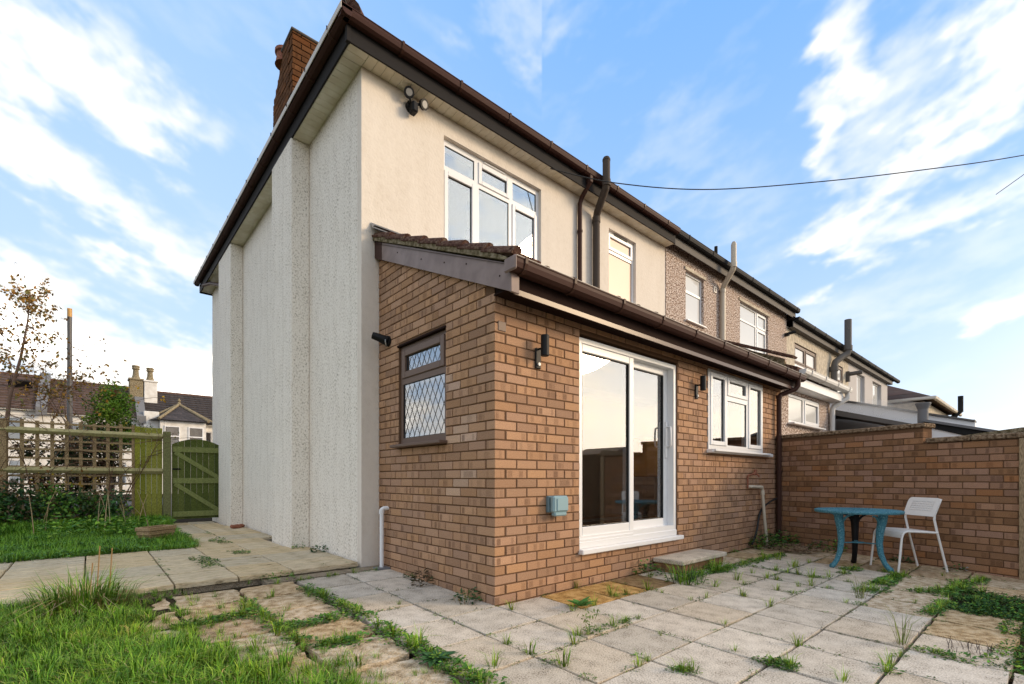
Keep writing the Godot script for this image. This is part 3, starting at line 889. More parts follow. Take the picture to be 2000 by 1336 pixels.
	# pipes on the rear wall
	b = MB.new()
	b.tube([v3(3.20, 5.50, -1.70), v3(3.20, 5.40, -1.70)], 0.034, 10)
	b.tube([v3(3.20, 5.41, -1.70), v3(3.20, 5.33, -1.70), v3(3.22, 5.20, -1.86), v3(3.22, 5.12, -1.90), v3(3.22, 3.45, -1.90)], 0.034, 10)
	b.cbox(v3(3.17, 5.33, -1.74), v3(3.24, 5.45, -1.66), 0.008)
	b.tube([v3(3.22, 4.72, -1.90), v3(3.22, 4.69, -1.90)], 0.043, 10)
	part(t, "downpipe", b, M.brown)
	b = MB.new()
	var sp := [v3(3.58, 3.4, -1.875), v3(3.58, 5.02, -1.875), v3(3.575, 5.08, -1.86), v3(3.45, 5.30, -1.60), v3(3.44, 5.38, -1.575), v3(3.44, 5.72, -1.575)]
	b.tube(sp, 0.056, 14)
	b.tube([v3(3.58, 4.95, -1.875), v3(3.58, 5.03, -1.875)], 0.064, 14)
	b.tube([v3(3.445, 5.33, -1.578), v3(3.44, 5.42, -1.575)], 0.064, 14)
	b.tube([v3(3.44, 5.70, -1.575), v3(3.44, 5.72, -1.575), v3(3.44, 5.75, -1.575), v3(3.44, 5.765, -1.575)], [0.060, 0.060, 0.045, 0.01], 14)
	part(t, "soil_pipe", b, M.grey_pipe)
	# downpipe at the front corner
	b = MB.new()
	b.tube([v3(-0.42, 5.30, -9.75), v3(-0.36, 5.22, -9.3), v3(-0.25, 5.0, -8.62), v3(-0.245, 4.9, -8.6), v3(-0.245, 0.0, -8.6)], 0.036, 10)
	part(t, "corner_downpipe", b, M.brown)

# ---------- the brick extension ----------
func extension() -> void:
	var t := thing("brick_extension", "single storey orange brown brick extension with lean-to tiled roof against the cream house", "extension", v3(2.9, 0, -1))
	var R := 5.775
	var dh := [0.985, 0.285, 2.675, 2.285]     # sliding door
	var kh := [3.40, 1.335, 5.06, 2.335]       # kitchen window
	# mortar body of the two walls
	var b := MB.new()
	b.plate(0.001, -0.15, R, 2.37, -0.25, 0.0, [dh, kh])
	b.xf = Transform3D(Basis(Vector3.BACK, Vector3.UP, Vector3.LEFT), v3(0, 0, -1.949))
	var wh := [0.44, 1.285, 1.285, 2.30]       # leaded window, measured from the house wall
	b.plate(0.0, -0.15, 1.699, 2.37, -0.25, 0.0, [wh])
	b.xf = Transform3D(Basis(Vector3.BACK, Vector3.UP, Vector3.LEFT), v3(0, 0, -1.949))
	b.prism(PackedVector2Array([Vector2(0.0, 2.3705), Vector2(1.947, 2.3705), Vector2(1.947, 2.45), Vector2(0.0, 3.32)]), -0.24, 0.0)
	b.xf = Transform3D.IDENTITY
	b.box(v3(R - 0.25, -0.15, -1.949), v3(R - 0.001, 2.37, -0.251))
	var wall := part(t, "wall", b, M.mortar)
	b = MB.new()
	b.box(v3(0.25, 0.1, -2.21), v3(5.52, 0.299, -0.251))
	b.box(v3(0.35, 0.2, -2.21), v3(5.35, 0.302, -1.95))
	part(t, "room_floor", b, M.room_floor)
	b = MB.new()
	b.box(v3(0.25, 2.38, -1.948), v3(5.52, 2.44, -0.05))
	part(t, "room_ceiling", b, M.room_white)
	b = MB.new()
	b.box(v3(0.2502, 0.3, -1.94), v3(0.262, 2.38, -1.53)); b.box(v3(0.2502, 0.3, -0.65), v3(0.262, 2.38, -0.26))
	b.box(v3(0.262, 0.3, -0.262), v3(0.97, 2.38, -0.2502)); b.box(v3(2.70, 0.3, -0.262), v3(3.38, 2.38, -0.2502)); b.box(v3(5.08, 0.3, -0.262), v3(5.52, 2.38, -0.2502))
	part(t, "plaster", b, M.room_wall)
	# bricks
	var list := []
	for j in range(-2, 32):
		var y := -0.001 + 0.075 * j
		var odd := posmod(j, 2) == 1
		var holes := [dh, kh]
		if odd: lay(list, Vector3.ZERO, Vector3.RIGHT, Vector3.BACK, course(0.0, R, 0.1025, y, holes))
		else: lay(list, Vector3.ZERO, Vector3.RIGHT, Vector3.BACK, course(-0.007, R, 0.222, y, holes))
	var corner := list.size()
	for j in range(-2, 46):
		var y := -0.001 + 0.075 * j
		var odd := posmod(j, 2) == 1
		# left face: measured from the corner towards the house
		for q in course(-0.007 if odd else 0.1125, 1.945, 0.222 if odd else 0.215, y, [[1.95 - wh[2], wh[1], 1.95 - wh[0], wh[3]]]):
			var z: float = -q[0]
			if q[2] + 0.065 > 2.585 + 0.4548 * q[0]: continue
			lay(list, v3(0, 0, z - q[1]), Vector3.BACK, Vector3.LEFT, [[0.0, q[1], q[2]]])
	# on odd courses the stretcher of the left face owns the corner, on even ones that of the rear face: shift the other so that they butt
	var kept := []
	for k in list.size():
		var e: Array = list[k]
		if k < corner:
			var row := int(round((e[0].origin.y + 0.001) / 0.075))
			if posmod(row, 2) == 1 and e[0].origin.x < 0.05: continue
		if k >= corner and e[0].origin.z > -1.2 and e[2].z < -0.28 and e[2].z > -0.62 and e[2].y > 0.8 and e[2].y < 1.95 and rng.randf() < 0.32: e.append(-1)
		kept.append(e)
	# white bloom of salts on a few bricks next to the corner
	set_bricks(wall, kept, M.brick, 300)
	# sliding doors
	var d := MB.new()
	d.xf = Transform3D(Basis.IDENTITY, v3(dh[0], dh[1], 0.0))
	var DW: float = dh[2] - dh[0]; var DH: float = dh[3] - dh[1]
	d.plate(0, 0.11, DW, DH - 0.03, -0.16, -0.012, [[0.045, 0.16, DW - 0.05, DH - 0.075]])
	var door := part(t, "sliding_door", d, M.white)
	for s in [[0.045, 0.885, -0.075, -0.025, "fixed_leaf"], [0.84, DW - 0.05, -0.14, -0.09, "sliding_leaf"]]:
		var f := MB.new()
		f.xf = d.xf
		var a: float = s[0]; var e: float = s[1]; var y0 := 0.155; var y1 := DH - 0.07
		if s[4] == "fixed_leaf": a = 0.0
		f.cbox(v3(a, y0, s[2]), v3(a + 0.075, y1, s[3]), 0.005); f.cbox(v3(e - 0.075, y0, s[2]), v3(e, y1, s[3]), 0.005)
		f.cbox(v3(a + 0.075, y0, s[2] + 0.001), v3(e - 0.075, y0 + 0.085, s[3] - 0.001), 0.005); f.cbox(v3(a + 0.075, y1 - 0.075, s[2] + 0.001), v3(e - 0.075, y1, s[3] - 0.001), 0.005)
		part(door, s[4], f, M.white)
		f = MB.new(); f.xf = d.xf
		f.plate(a + 0.0745, y0 + 0.0845, e - 0.0745, y1 - 0.0745, s[2] + 0.012, s[3] - 0.008, [[a + 0.083, y0 + 0.093, e - 0.083, y1 - 0.083]])
		part(door, "gasket", f, M.gasket)
		f = MB.new(); f.xf = d.xf
		f.box(v3(a + 0.076, y0 + 0.086, s[2] + 0.02), v3(e - 0.076, y1 - 0.076, s[2] + 0.026))
		part(door, "pane", f, M.glass)
	var f := MB.new(); f.xf = d.xf
	f.cbox(v3(-0.012, 0.0, -0.16), v3(DW + 0.06, 0.045, 0.055), 0.006)
	f.cbox(v3(0, 0.045, -0.16), v3(DW, 0.11, 0.0), 0.006)
	f.cbox(v3(0.0, 0.11, -0.02), v3(DW * 0.5, 0.135, -0.002), 0.004)
	part(door, "door_sill", f, M.white)
	for zz in [-0.085, -0.165]:
		f = MB.new(); f.xf = d.xf
		var hx := DW - 0.09
		f.tube([v3(hx, 1.05, zz), v3(hx, 1.05, zz + 0.05), v3(hx - 0.015, 1.06, zz + 0.065), v3(hx - 0.02, 1.12, zz + 0.07), v3(hx - 0.02, 1.2, zz + 0.07), v3(hx - 0.015, 1.26, zz + 0.065), v3(hx, 1.27, zz + 0.05), v3(hx, 1.27, zz)], 0.011, 8)
		f.cbox(v3(hx - 0.02, 0.92, zz - 0.004), v3(hx + 0.02, 1.33, zz + 0.012), 0.005)
		part(door, "door_handle", f, M.white if zz > -0.1 else M.steel)
	# kitchen window
	window(t, "kitchen_window", v3(kh[0], kh[1], 0.012), Vector3.RIGHT, 1.66, 1.0, [
		[0.05, 0.07, 0.46, 0.95, true], [0.52, 0.73, 1.10, 0.95, true], [0.52, 0.07, 1.10, 0.655, false], [1.165, 0.07, 1.61, 0.95, true]], M.white, M.glass, 0.07, "white three part window with small top light")
	b = MB.new()
	b.cbox(v3(kh[0] - 0.04, kh[1] - 0.045, -0.05), v3(kh[2] + 0.19, kh[1] - 0.001, 0.09), 0.006)
	part(t, "kitchen_sill", b, M.white)
	# leaded window in the side: brown frame
	var wo := v3(0.018, wh[1] + 0.02, -1.95 + wh[0])
	var lw := window(t, "leaded_window", wo, Vector3.BACK, wh[2] - wh[0], wh[3] - wh[1] - 0.04, [[0.055, 0.67, 0.79, 0.925, true], [0.05, 0.065, 0.795, 0.60, false]], M.brown_frame, M.glass_up, 0.07, "brown framed window with diamond leaded panes", true, 0.052)
	for c in [[0.108, 0.723, 0.737, 0.872], [0.05, 0.065, 0.795, 0.60]]:
		b = MB.new()
		b.xf = Transform3D(Basis(Vector3.BACK, Vector3.UP, Vector3.LEFT), wo)
		var wd: float = c[2] - c[0]; var hd: float = c[3] - c[1]
		var px := 0.093; var slope := 1.72
		for s in [-1.0, 1.0]:
			for q in range(-14, 24):
				# line y = slope * s * (x - q * px), clipped to the pane
				var pts := []
				for k in 41:
					var x := wd * k / 40.0
					var yy: float = slope * s * (x - q * px) + (hd if s < 0 else 0.0)
					if yy >= 0.0 and yy <= hd: pts.append(Vector2(x, yy))
				if pts.size() < 2: continue
				var p0: Vector2 = pts[0]; var p1: Vector2 = pts[-1]
				b.bar(v3(c[0] + p0.x, c[1] + p0.y, -0.0115), v3(c[0] + p1.x, c[1] + p1.y, -0.0115), 0.004, 0.002 + 0.0004 * s, 0.0006)
		part(lw, "lead_cames", b, M.came)
	b = MB.new()
	b.cbox(v3(-0.02, wh[3] - 0.02, -1.95 + wh[0] - 0.01), v3(0.05, wh[3], -1.95 + wh[2] + 0.01), 0.003)
	part(t, "window_head_trim", b, M.brown_dark)
	# eaves: bargeboard, fascia, soffit, gutter
	var sl := 0.425
	b = MB.new()
	b.xf = Transform3D(Basis(Vector3.BACK, Vector3.UP, Vector3.LEFT), Vector3.ZERO)
	b.prism(PackedVector2Array([Vector2(-1.80, 3.25), Vector2(0.245, 2.32), Vector2(0.245, 2.52), Vector2(-1.80, 3.43)]), 0.012, 0.05)
	part(t, "bargeboard", b, M.barge)
	b = MB.new()
	b.xf = Transform3D(Basis(Vector3.BACK, Vector3.UP, Vector3.LEFT), Vector3.ZERO)
	b.prism(PackedVector2Array([Vector2(-1.948, 3.315), Vector2(-1.79, 3.24), Vector2(-1.79, 3.44), Vector2(-1.948, 3.51)]), 0.012, 0.054)
	part(t, "bargeboard_joint", b, M.brown)
	b = MB.new()
	b.cbox(v3(-0.052, 2.318, 0.23), v3(0.03, 2.52, 0.25), 0.004)
	part(t, "eaves_box_end", b, M.barge)
	b = MB.new()
	b.xf = Transform3D(Basis(Vector3.BACK, Vector3.UP, Vector3.LEFT), Vector3.ZERO)
	b.prism(PackedVector2Array([Vector2(0.008, 2.379), Vector2(0.19, 2.379), Vector2(0.19, 2.44), Vector2(0.008, 2.50)]), -0.04, -0.005)
	part(t, "eaves_closure", b, M.brown_dark)
	for q in [[-1.45, 3.20], [-1.0, 2.98], [-0.62, 2.82], [-0.3, 2.70], [0.12, 2.47]]:
		b = MB.new()
		b.tube([v3(-0.049, q[1], q[0]), v3(-0.0525, q[1], q[0])], 0.007, 8)
		part(t, "screw", b, M.brown_dark)
	b = MB.new()
	b.cbox(v3(0.0, 2.32, 0.19), v3(R + 0.03, 2.47, 0.208), 0.004)
	part(t, "fascia", b, M.brown_dark)  # near-black brown stands in for the gutter's shade on this board
	b = MB.new()
	b.cbox(v3(0.0, 2.322, 0.209), v3(R + 0.03, 2.368, 0.216), 0.003)
	part(t, "fascia_lit_strip", b, M.brown_shiny)  # added strip standing for sky light along the foot of the fascia
	b = MB.new()
	b.box(v3(-0.01, 2.366, 0.0), v3(R + 0.03, 2.378, 0.19))
	part(t, "soffit", b, M.brown_dark)
	var gh := 2.535
	part(t, "gutter", gutter_run(v3(-0.075, gh, 0.225), v3(R + 0.12, gh, 0.225), Vector3.BACK, 0.105, 0.08), M.gutter)
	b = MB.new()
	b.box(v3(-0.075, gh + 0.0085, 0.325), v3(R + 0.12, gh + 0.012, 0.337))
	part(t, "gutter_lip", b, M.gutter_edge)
	for x in [0.02, 0.55, 1.2, 1.85, 2.5, 3.15, 3.8, 4.45, 5.1, 5.62]:
		part(t, "gutter_bracket", gutter_clip(v3(x, gh, 0.225), Vector3.BACK, 0.105, 0.08), M.gutter_clip)
	b = MB.new()
	b.cbox(v3(-0.095, gh - 0.09, 0.215), v3(-0.07, gh + 0.012, 0.34), 0.01)
	part(t, "gutter_end", b, M.barge)
	# roof: field of tiles, and the verge tiles one by one
	b = MB.new()
	b.quad(v3(-0.06, 2.555, 0.27), v3(R + 0.05, 2.555, 0.27), v3(R + 0.05, 3.53, -1.945), v3(-0.06, 3.53, -1.945))
	b.quad(v3(R + 0.05, 2.50, 0.27), v3(-0.06, 2.50, 0.27), v3(-0.06, 3.47, -1.945), v3(R + 0.05, 3.47, -1.945))
	b.quad(v3(-0.06, 2.50, 0.27), v3(R + 0.05, 2.50, 0.27), v3(R + 0.05, 2.555, 0.27), v3(-0.06, 2.555, 0.27))
	var roof := part(t, "roof", b, M.tile)
	var dz := 2.2 / 7.0
	for row in 7:
		var z0 := 0.29 - row * dz
		var y0 := 2.575 + (0.29 - z0) * 0.44
		for cI in 9 if row == 0 else 5:
			b = MB.new()
			var x0 := -0.085 + cI * 0.30
			# a pantile: flat with a roll on its left
			b.xf = Transform3D(Basis(Vector3.RIGHT, atan(0.44) - 0.05), v3(x0, y0 + (0.005 if cI == 0 else -0.05), z0))
			b.cbox(v3(0.05, -0.012, -0.39), v3(0.297, 0.014, 0.0), 0.004)
			b.tube([v3(0.055, 0.006, -0.39), v3(0.055, 0.012, 0.0)], [0.038, 0.042], 10)
			b.cbox(v3(0.0, -0.012, -0.39), v3(0.05, 0.012, -0.0005), 0.005)
			part(roof, "tile", b, M.tile)
	b = MB.new()
	b.xf = Transform3D(Basis(Vector3.BACK, Vector3.UP, Vector3.LEFT), Vector3.ZERO)
	b.prism(PackedVector2Array([Vector2(-1.95, 3.50), Vector2(-1.0, 3.085), Vector2(0.16, 2.572), Vector2(0.245, 2.545), Vector2(0.215, 2.575), Vector2(-0.02, 2.70), Vector2(-1.0, 3.135), Vector2(-1.95, 3.55)]), 0.005, 0.075)
	part(roof, "verge_bedding", b, M.bedding)
	b = MB.new()
	b.quad(v3(-0.10, 3.60, -1.90), v3(R, 3.60, -1.90), v3(R, 3.68, -1.944), v3(-0.10, 3.68, -1.944))
	b.quad(v3(-0.12, 3.585, -1.80), v3(R, 3.585, -1.80), v3(R, 3.62, -1.90), v3(-0.10, 3.62, -1.90))
	part(roof, "flashing", b, M.lead)
	# rainwater pipe in the corner by the garden wall
	b = MB.new()
	b.tube([v3(5.70, 2.47, 0.275), v3(5.70, 2.38, 0.275), v3(5.68, 2.33, 0.25), v3(5.55, 2.24, 0.075), v3(5.54, 2.18, 0.065), v3(5.54, -0.02, 0.065)], 0.036, 12)
	for yy in [2.19, 1.05]: b.tube([v3(5.54, yy, 0.065), v3(5.54, yy + 0.05, 0.065)], 0.045, 12)
	part(t, "rainwater_pipe", b, M.brown)
	b = MB.new()
	b.cbox(v3(3.2, 1.0, -1.1), v3(4.15, 1.52, -0.75), 0.02)
	one("orange_box", "orange cupboard added just inside the left pane of the kitchen window", "plain_box", b, M.orange)  # plain box added so that orange shows low in the pane
	# things seen dimly through the doors
	b = MB.new()
	b.tube([v3(1.9, 0.31, -2.6), v3(1.82, 1.75, -2.75)], 0.012, 8)
	b.lathe([Vector2(0, 0), Vector2(0.09, 0.0), Vector2(0.10, 0.04), Vector2(0.0, 0.10)], v3(1.9, 0.302, -2.6), 12)
	one("mop", "mop with pale pole standing inside behind the sliding door glass", "mop", b, M.cream_pipe)
	b = MB.new()
	b.lathe([Vector2(0, 0), Vector2(0.12, 0), Vector2(0.16, 0.26), Vector2(0.165, 0.27), Vector2(0.15, 0.26), Vector2(0.11, 0.02), Vector2(0, 0.02)], v3(1.62, 0.303, -2.2), 18)
	b.tube([v3(1.46, 0.56, -2.2), v3(1.5, 0.63, -2.2), v3(1.62, 0.66, -2.2), v3(1.74, 0.63, -2.2), v3(1.78, 0.56, -2.2)], 0.006, 6)
	one("bucket", "red bucket on the wooden floor inside the sliding door", "bucket", b, M.red)

# ---------- the other half of the pair ----------
func neighbour() -> void:
	var t := thing("pebbledashed_house", "brown pebbledashed house joined to the cream house, with cream soil pipe and grey eaves", "house", v3(8.7, 0, -6))
	var zr := -1.95
	var b := MB.new()
	b.xf = Transform3D(Basis.IDENTITY, v3(0, 0, zr))
	b.plate(5.70, -0.1, 11.76, 5.56, -0.2, 0.012, [[6.42, 4.07, 7.15, 5.06], [8.87, 4.0, 10.50, 5.06]])
	part(t, "rear_wall", b, M.pebble)
	b = MB.new()
	b.box(v3(11.56, -0.1, -10.05), v3(11.759, 5.55, zr - 0.2))
	b.box(v3(5.71, -0.1, -10.05), v3(11.56, 5.5, -9.9))
	part(t, "end_wall", b, M.pebble)
	b = MB.new()
	b.box(v3(5.71, 0.1, -4.2), v3(11.55, 5.3, -4.1))
	b.box(v3(5.71, 2.6, -4.1), v3(11.55, 2.7, zr - 0.2))
	part(t, "inner_wall", b, M.room_white)
	window(t, "small_window", v3(6.42, 4.09, zr - 0.04), Vector3.RIGHT, 0.73, 0.97, [[0.045, 0.62, 0.685, 0.925, false], [0.045, 0.05, 0.685, 0.57, false]], M.white, M.glass_far, 0.06, "narrow white window with a transom on the pebbledash")
	window(t, "wide_window", v3(8.87, 4.02, zr - 0.04), Vector3.RIGHT, 1.63, 1.04, [[0.045, 0.68, 0.98, 0.995, false], [0.045, 0.05, 0.98, 0.64, false], [1.05, 0.66, 1.585, 0.995, true], [1.05, 0.05, 1.585, 0.60, true]], M.white, M.glass_far, 0.06, "wide four light white window on the pebbledash")
	for q in [[6.37, 7.22], [8.80, 10.60]]:
		b = MB.new()
		b.box(v3(q[0], 5.062, zr + 0.01), v3(q[1], 5.12, zr + 0.035))
		part(t, "window_head", b, M.cream)
	b = MB.new()
	b.plate(7.58, 4.92, 7.68, 5.05, 0, 0.02, [[7.60, 4.94, 7.66, 5.03]])
	b.xf = Transform3D.IDENTITY
	var vb := MB.new()
	vb.xf = Transform3D(Basis.IDENTITY, v3(0, 0, zr + 0.012))
	vb.plate(7.58, 4.92, 7.68, 5.05, 0, 0.02, [[7.60, 4.94, 7.66, 5.03]])
	part(t, "vent", vb, M.white_old)
	b = MB.new()
	b.cbox(v3(11.58, 4.78, zr + 0.01), v3(11.68, 4.86, zr + 0.12), 0.01)
	b.tube([v3(11.63, 4.84, zr + 0.10), v3(11.70, 4.87, zr + 0.25)], 0.04, 8)
	part(t, "security_light", b, M.black)
	# eaves
	b = MB.new()
	b.cbox(v3(5.71, 5.28, zr + 0.15), v3(11.95, 5.45, zr + 0.17), 0.004)
	b.cbox(v3(11.93, 5.28, zr - 0.3), v3(11.955, 5.46, zr + 0.172), 0.004)
	part(t, "fascia", b, M.iron_pipe)
	b = MB.new()
	b.box(v3(5.71, 5.44, zr + 0.013), v3(11.92, 5.455, zr + 0.15))
	part(t, "soffit", b, M.fascia)
	part(t, "gutter", gutter_run(v3(5.71, 5.52, zr + 0.172), v3(12.0, 5.52, zr + 0.172), Vector3.BACK, 0.10, 0.09), M.dark_gutter)
	for k in 7: part(t, "gutter_bracket", gutter_clip(v3(6.1 + k * 0.95, 5.52, zr + 0.172), Vector3.BACK, 0.10, 0.09), M.dark_gutter)
	b = MB.new()
	b.quad(v3(5.70, 5.50, -1.70), v3(12.0, 5.50, -1.70), v3(8.0, 7.95, -6.0), v3(5.70, 7.95, -6.0))
	b.tri(v3(12.0, 5.50, -1.70), v3(12.0, 5.50, -10.25), v3(8.0, 7.95, -6.0))
	b.quad(v3(12.0, 5.5, -10.25), v3(5.70, 5.5, -10.25), v3(5.70, 7.95, -6.0), v3(8.0, 7.95, -6.0))
	b.quad(v3(5.7, 5.49, -10.25), v3(12.0, 5.49, -10.25), v3(12.0, 5.49, -1.7), v3(5.7, 5.49, -1.7))
	part(t, "roof", b, M.tile)
	b = MB.new()
	b.tube([v3(7.86, 3.1, -1.87), v3(7.86, 5.02, -1.87), v3(7.855, 5.09, -1.855), v3(7.73, 5.33, -1.60), v3(7.72, 5.42, -1.575), v3(7.72, 5.84, -1.575)], 0.055, 14)
	b.tube([v3(7.86, 4.96, -1.87), v3(7.86, 5.03, -1.87)], 0.063, 14)
	b.tube([v3(7.72, 5.37, -1.575), v3(7.72, 5.47, -1.575)], 0.063, 14)
	b.tube([v3(7.72, 5.82, -1.575), v3(7.72, 5.86, -1.575), v3(7.72, 5.90, -1.575), v3(7.72, 5.905, -1.575)], [0.055, 0.05, 0.03, 0.01], 14)
	part(t, "soil_pipe", b, M.cream_pipe)
	b = MB.new()
	b.tube([v3(7.4, 5.5, -1.8), v3(7.4, 5.78, -1.8)], 0.035, 8)
	part(t, "flue", b, M.dark_gutter)
	# its lean-to
	var e := thing("pebbledashed_lean_to", "pebbledashed lean-to behind the garden wall with white gutter and two pane window", "extension", v3(7, 0, -1))
	b = MB.new()
	b.plate(5.80, -0.1, 8.26, 2.66, -0.2, 0.0, [[6.12, 1.86, 7.66, 2.36]])
	part(e, "wall", b, M.pebble)
	b = MB.new()
	b.box(v3(8.06, -0.1, -1.93), v3(8.259, 2.66, -0.2))
	part(e, "side_wall", b, M.pebble)
	b = MB.new()
	b.box(v3(5.85, 0.1, -1.2), v3(8.0, 2.6, -1.1))
	part(e, "inner_wall", b, M.room_white)
	window(e, "two_pane_window", v3(6.12, 1.88, -0.012), Vector3.RIGHT, 1.54, 0.47, [[0.04, 0.045, 0.70, 0.43, false], [0.78, 0.045, 1.50, 0.43, true]], M.white, M.glass_far, 0.06)
	b = MB.new()
	b.cbox(v3(5.82, 2.42, 0.18), v3(8.35, 2.56, 0.20), 0.004)
	b.box(v3(5.82, 2.415, 0.0), v3(8.35, 2.425, 0.18))
	b.prism(PackedVector2Array([Vector2(8.262, 2.42), Vector2(8.35, 2.42), Vector2(8.35, 2.60), Vector2(8.262, 2.60)]), 0.0, 0.18)
	part(e, "fascia", b, M.white)
	part(e, "gutter", gutter_run(v3(5.92, 2.665, 0.205), v3(8.46, 2.665, 0.205), Vector3.BACK, 0.115, 0.085), M.white_old)
	for k in 4: part(e, "gutter_bracket", gutter_clip(v3(6.2 + k * 0.7, 2.665, 0.205), Vector3.BACK, 0.115, 0.085), M.white_old)
	b = MB.new()
	b.tube([v3(8.38, 2.6, 0.26), v3(8.36, 2.48, 0.26), v3(8.22, 2.34, 0.08), v3(8.2, 2.28, 0.06), v3(8.2, 0.0, 0.06)], 0.045, 10)
	part(e, "downpipe", b, M.white_old)
	b = MB.new()
	b.xf = Transform3D(Basis(Vector3.BACK, Vector3.UP, Vector3.LEFT), Vector3.ZERO)
	b.prism(PackedVector2Array([Vector2(-1.94, 3.40), Vector2(0.22, 2.62), Vector2(0.22, 2.70), Vector2(-1.94, 3.60)]), -8.30, -5.85)
	b.xf = Transform3D.IDENTITY
	var rf := part(e, "roof", b, M.tile)
	b = MB.new()
	b.xf = Transform3D(Basis(Vector3.BACK, Vector3.UP, Vector3.LEFT), Vector3.ZERO)
	b.prism(PackedVector2Array([Vector2(-1.94, 3.76), Vector2(0.17, 2.835), Vector2(0.19, 2.865), Vector2(-1.94, 3.80)]), -5.95, -5.76)
	part(rf, "verge_tiles", b, M.tile)
	b = MB.new()
	b.xf = Transform3D(Basis(Vector3.BACK, Vector3.UP, Vector3.LEFT), Vector3.ZERO)
	b.prism(PackedVector2Array([Vector2(-1.94, 3.45), Vector2(0.10, 2.56), Vector2(0.02, 2.86), Vector2(-1.94, 3.755)]), -5.90, -5.83)
	part(rf, "verge_bedding", b, M.bedding)

# ---------- houses farther along to the right ----------
func far_houses_right() -> void:
	var t := thing("stepped_terrace_house", "cream and grey rendered terrace house lower down beyond the pebbledashed house", "house", v3(17, 0, -6))
	var zr := -1.95
	var b := MB.new()
	b.xf = Transform3D(Basis.IDENTITY, v3(0, 0, zr))
	b.plate(11.77, -0.3, 17.66, 5.10, -0.2, 0.0, [[12.40, 3.72, 14.25, 4.78], [16.0, 3.75, 17.0, 4.78]])
	part(t, "cream_wall", b, M.cream)
	b = MB.new()
	b.xf = Transform3D(Basis.IDENTITY, v3(0, 0, zr))
	b.plate(17.665, -0.3, 23.6, 5.10, -0.2, 0.0, [[18.75, 3.62, 19.85, 4.87], [21.05, 3.72, 22.5, 4.88]])
	part(t, "grey_wall", b, M.grey_render)
	b = MB.new()
	b.box(v3(23.4, -0.3, -10), v3(23.6, 5.1, zr - 0.2))
	b.box(v3(11.78, -0.3, -10), v3(23.4, 5.05, -9.8))
	b.box(v3(11.78, -0.3, -4), v3(23.4, 5.0, -3.9))
	part(t, "end_wall", b, M.grey_render)
	var w := window(t, "brown_window", v3(12.40, 3.74, zr - 0.03), Vector3.RIGHT, 1.85, 1.02, [[0.06, 0.52, 0.86, 0.96, true], [0.96, 0.52, 1.79, 0.96, true]], M.brown_frame, M.glass_far, 0.05)
	b = MB.new()
	b.box(v3(12.44, 3.78, zr - 0.028), v3(14.21, 4.19, zr - 0.018))
	part(w, "panel", b, M.white)
	window(t, "small_window", v3(16.0, 3.77, zr - 0.03), Vector3.RIGHT, 1.0, 0.99, [[0.05, 0.5, 0.95, 0.94, true], [0.05, 0.06, 0.95, 0.44, false]], M.brown_frame, M.glass_far, 0.05)
	window(t, "tall_window", v3(18.75, 3.64, zr - 0.10), Vector3.RIGHT, 1.1, 1.22, [[0.05, 0.05, 1.05, 1.17, false]], M.white, M.glass_far, 0.05)
	window(t, "tall_window", v3(21.05, 3.74, zr - 0.10), Vector3.RIGHT, 1.45, 1.13, [[0.05, 0.05, 0.5, 1.08, false], [0.56, 0.05, 1.4, 1.08, false]], M.white, M.glass_far, 0.05)
	b = MB.new()
	b.cbox(v3(11.85, 5.06, zr + 0.13), v3(23.8, 5.22, zr + 0.15), 0.004)
	b.box(v3(11.85, 5.055, zr), v3(23.8, 5.066, zr + 0.13))
	part(t, "fascia", b, M.iron_pipe)
	part(t, "gutter", gutter_run(v3(11.9, 5.31, zr + 0.152), v3(24.6, 5.31, zr + 0.152), Vector3.BACK, 0.12, 0.10), M.dark_gutter)
	for k in 12: part(t, "gutter_bracket", gutter_clip(v3(12.2 + k, 5.31, zr + 0.152), Vector3.BACK, 0.12, 0.10), M.dark_gutter)
	b = MB.new()
	b.quad(v3(11.77, 5.30, -1.75), v3(24.5, 5.30, -1.75), v3(20.5, 7.6, -6.0), v3(11.77, 7.6, -6.0))
	b.tri(v3(24.5, 5.30, -1.75), v3(24.5, 5.30, -10.2), v3(20.5, 7.6, -6.0))
	b.quad(v3(24.5, 5.3, -10.2), v3(11.77, 5.3, -10.2), v3(11.77, 7.6, -6.0), v3(20.5, 7.6, -6.0))
	b.quad(v3(11.77, 5.29, -10.2), v3(24.5, 5.29, -10.2), v3(24.5, 5.29, -1.75), v3(11.77, 5.29, -1.75))
	part(t, "roof", b, M.roof_black)
	b = MB.new()
	b.tube([v3(15.55, 2.6, -1.83), v3(15.55, 4.55, -1.83), v3(15.6, 4.72, -1.80), v3(15.85, 4.9, -1.68), v3(15.98, 5.0, -1.58), v3(16.0, 5.1, -1.56), v3(16.0, 6.1, -1.56)], 0.10, 12)
	b.tube([v3(15.55, 4.42, -1.83), v3(15.55, 4.56, -1.83)], 0.125, 12)
	b.tube([v3(16.0, 5.12, -1.56), v3(16.0, 5.26, -1.56)], 0.125, 12)
	part(t, "soil_pipe", b, M.iron_pipe)
	b = MB.new()
	b.cbox(v3(17.35, 4.35, zr + 0.0), v3(17.5, 4.7, zr + 0.10), 0.01)
	b.tube([v3(17.4, 4.6, zr + 0.1), v3(17.45, 4.62, zr + 0.45)], 0.07, 8)
	part(t, "security_light", b, M.iron_pipe)
	# white sided lean-to with a slate roof
	var e := thing("white_lean_to", "white sided lean-to with grey slate roof and steam behind the garden wall", "outbuilding", v3(9.5, 0, -0.5))
	b = MB.new()
	b.xf = Transform3D(Basis(Vector3.BACK, Vector3.UP, Vector3.LEFT), Vector3.ZERO)
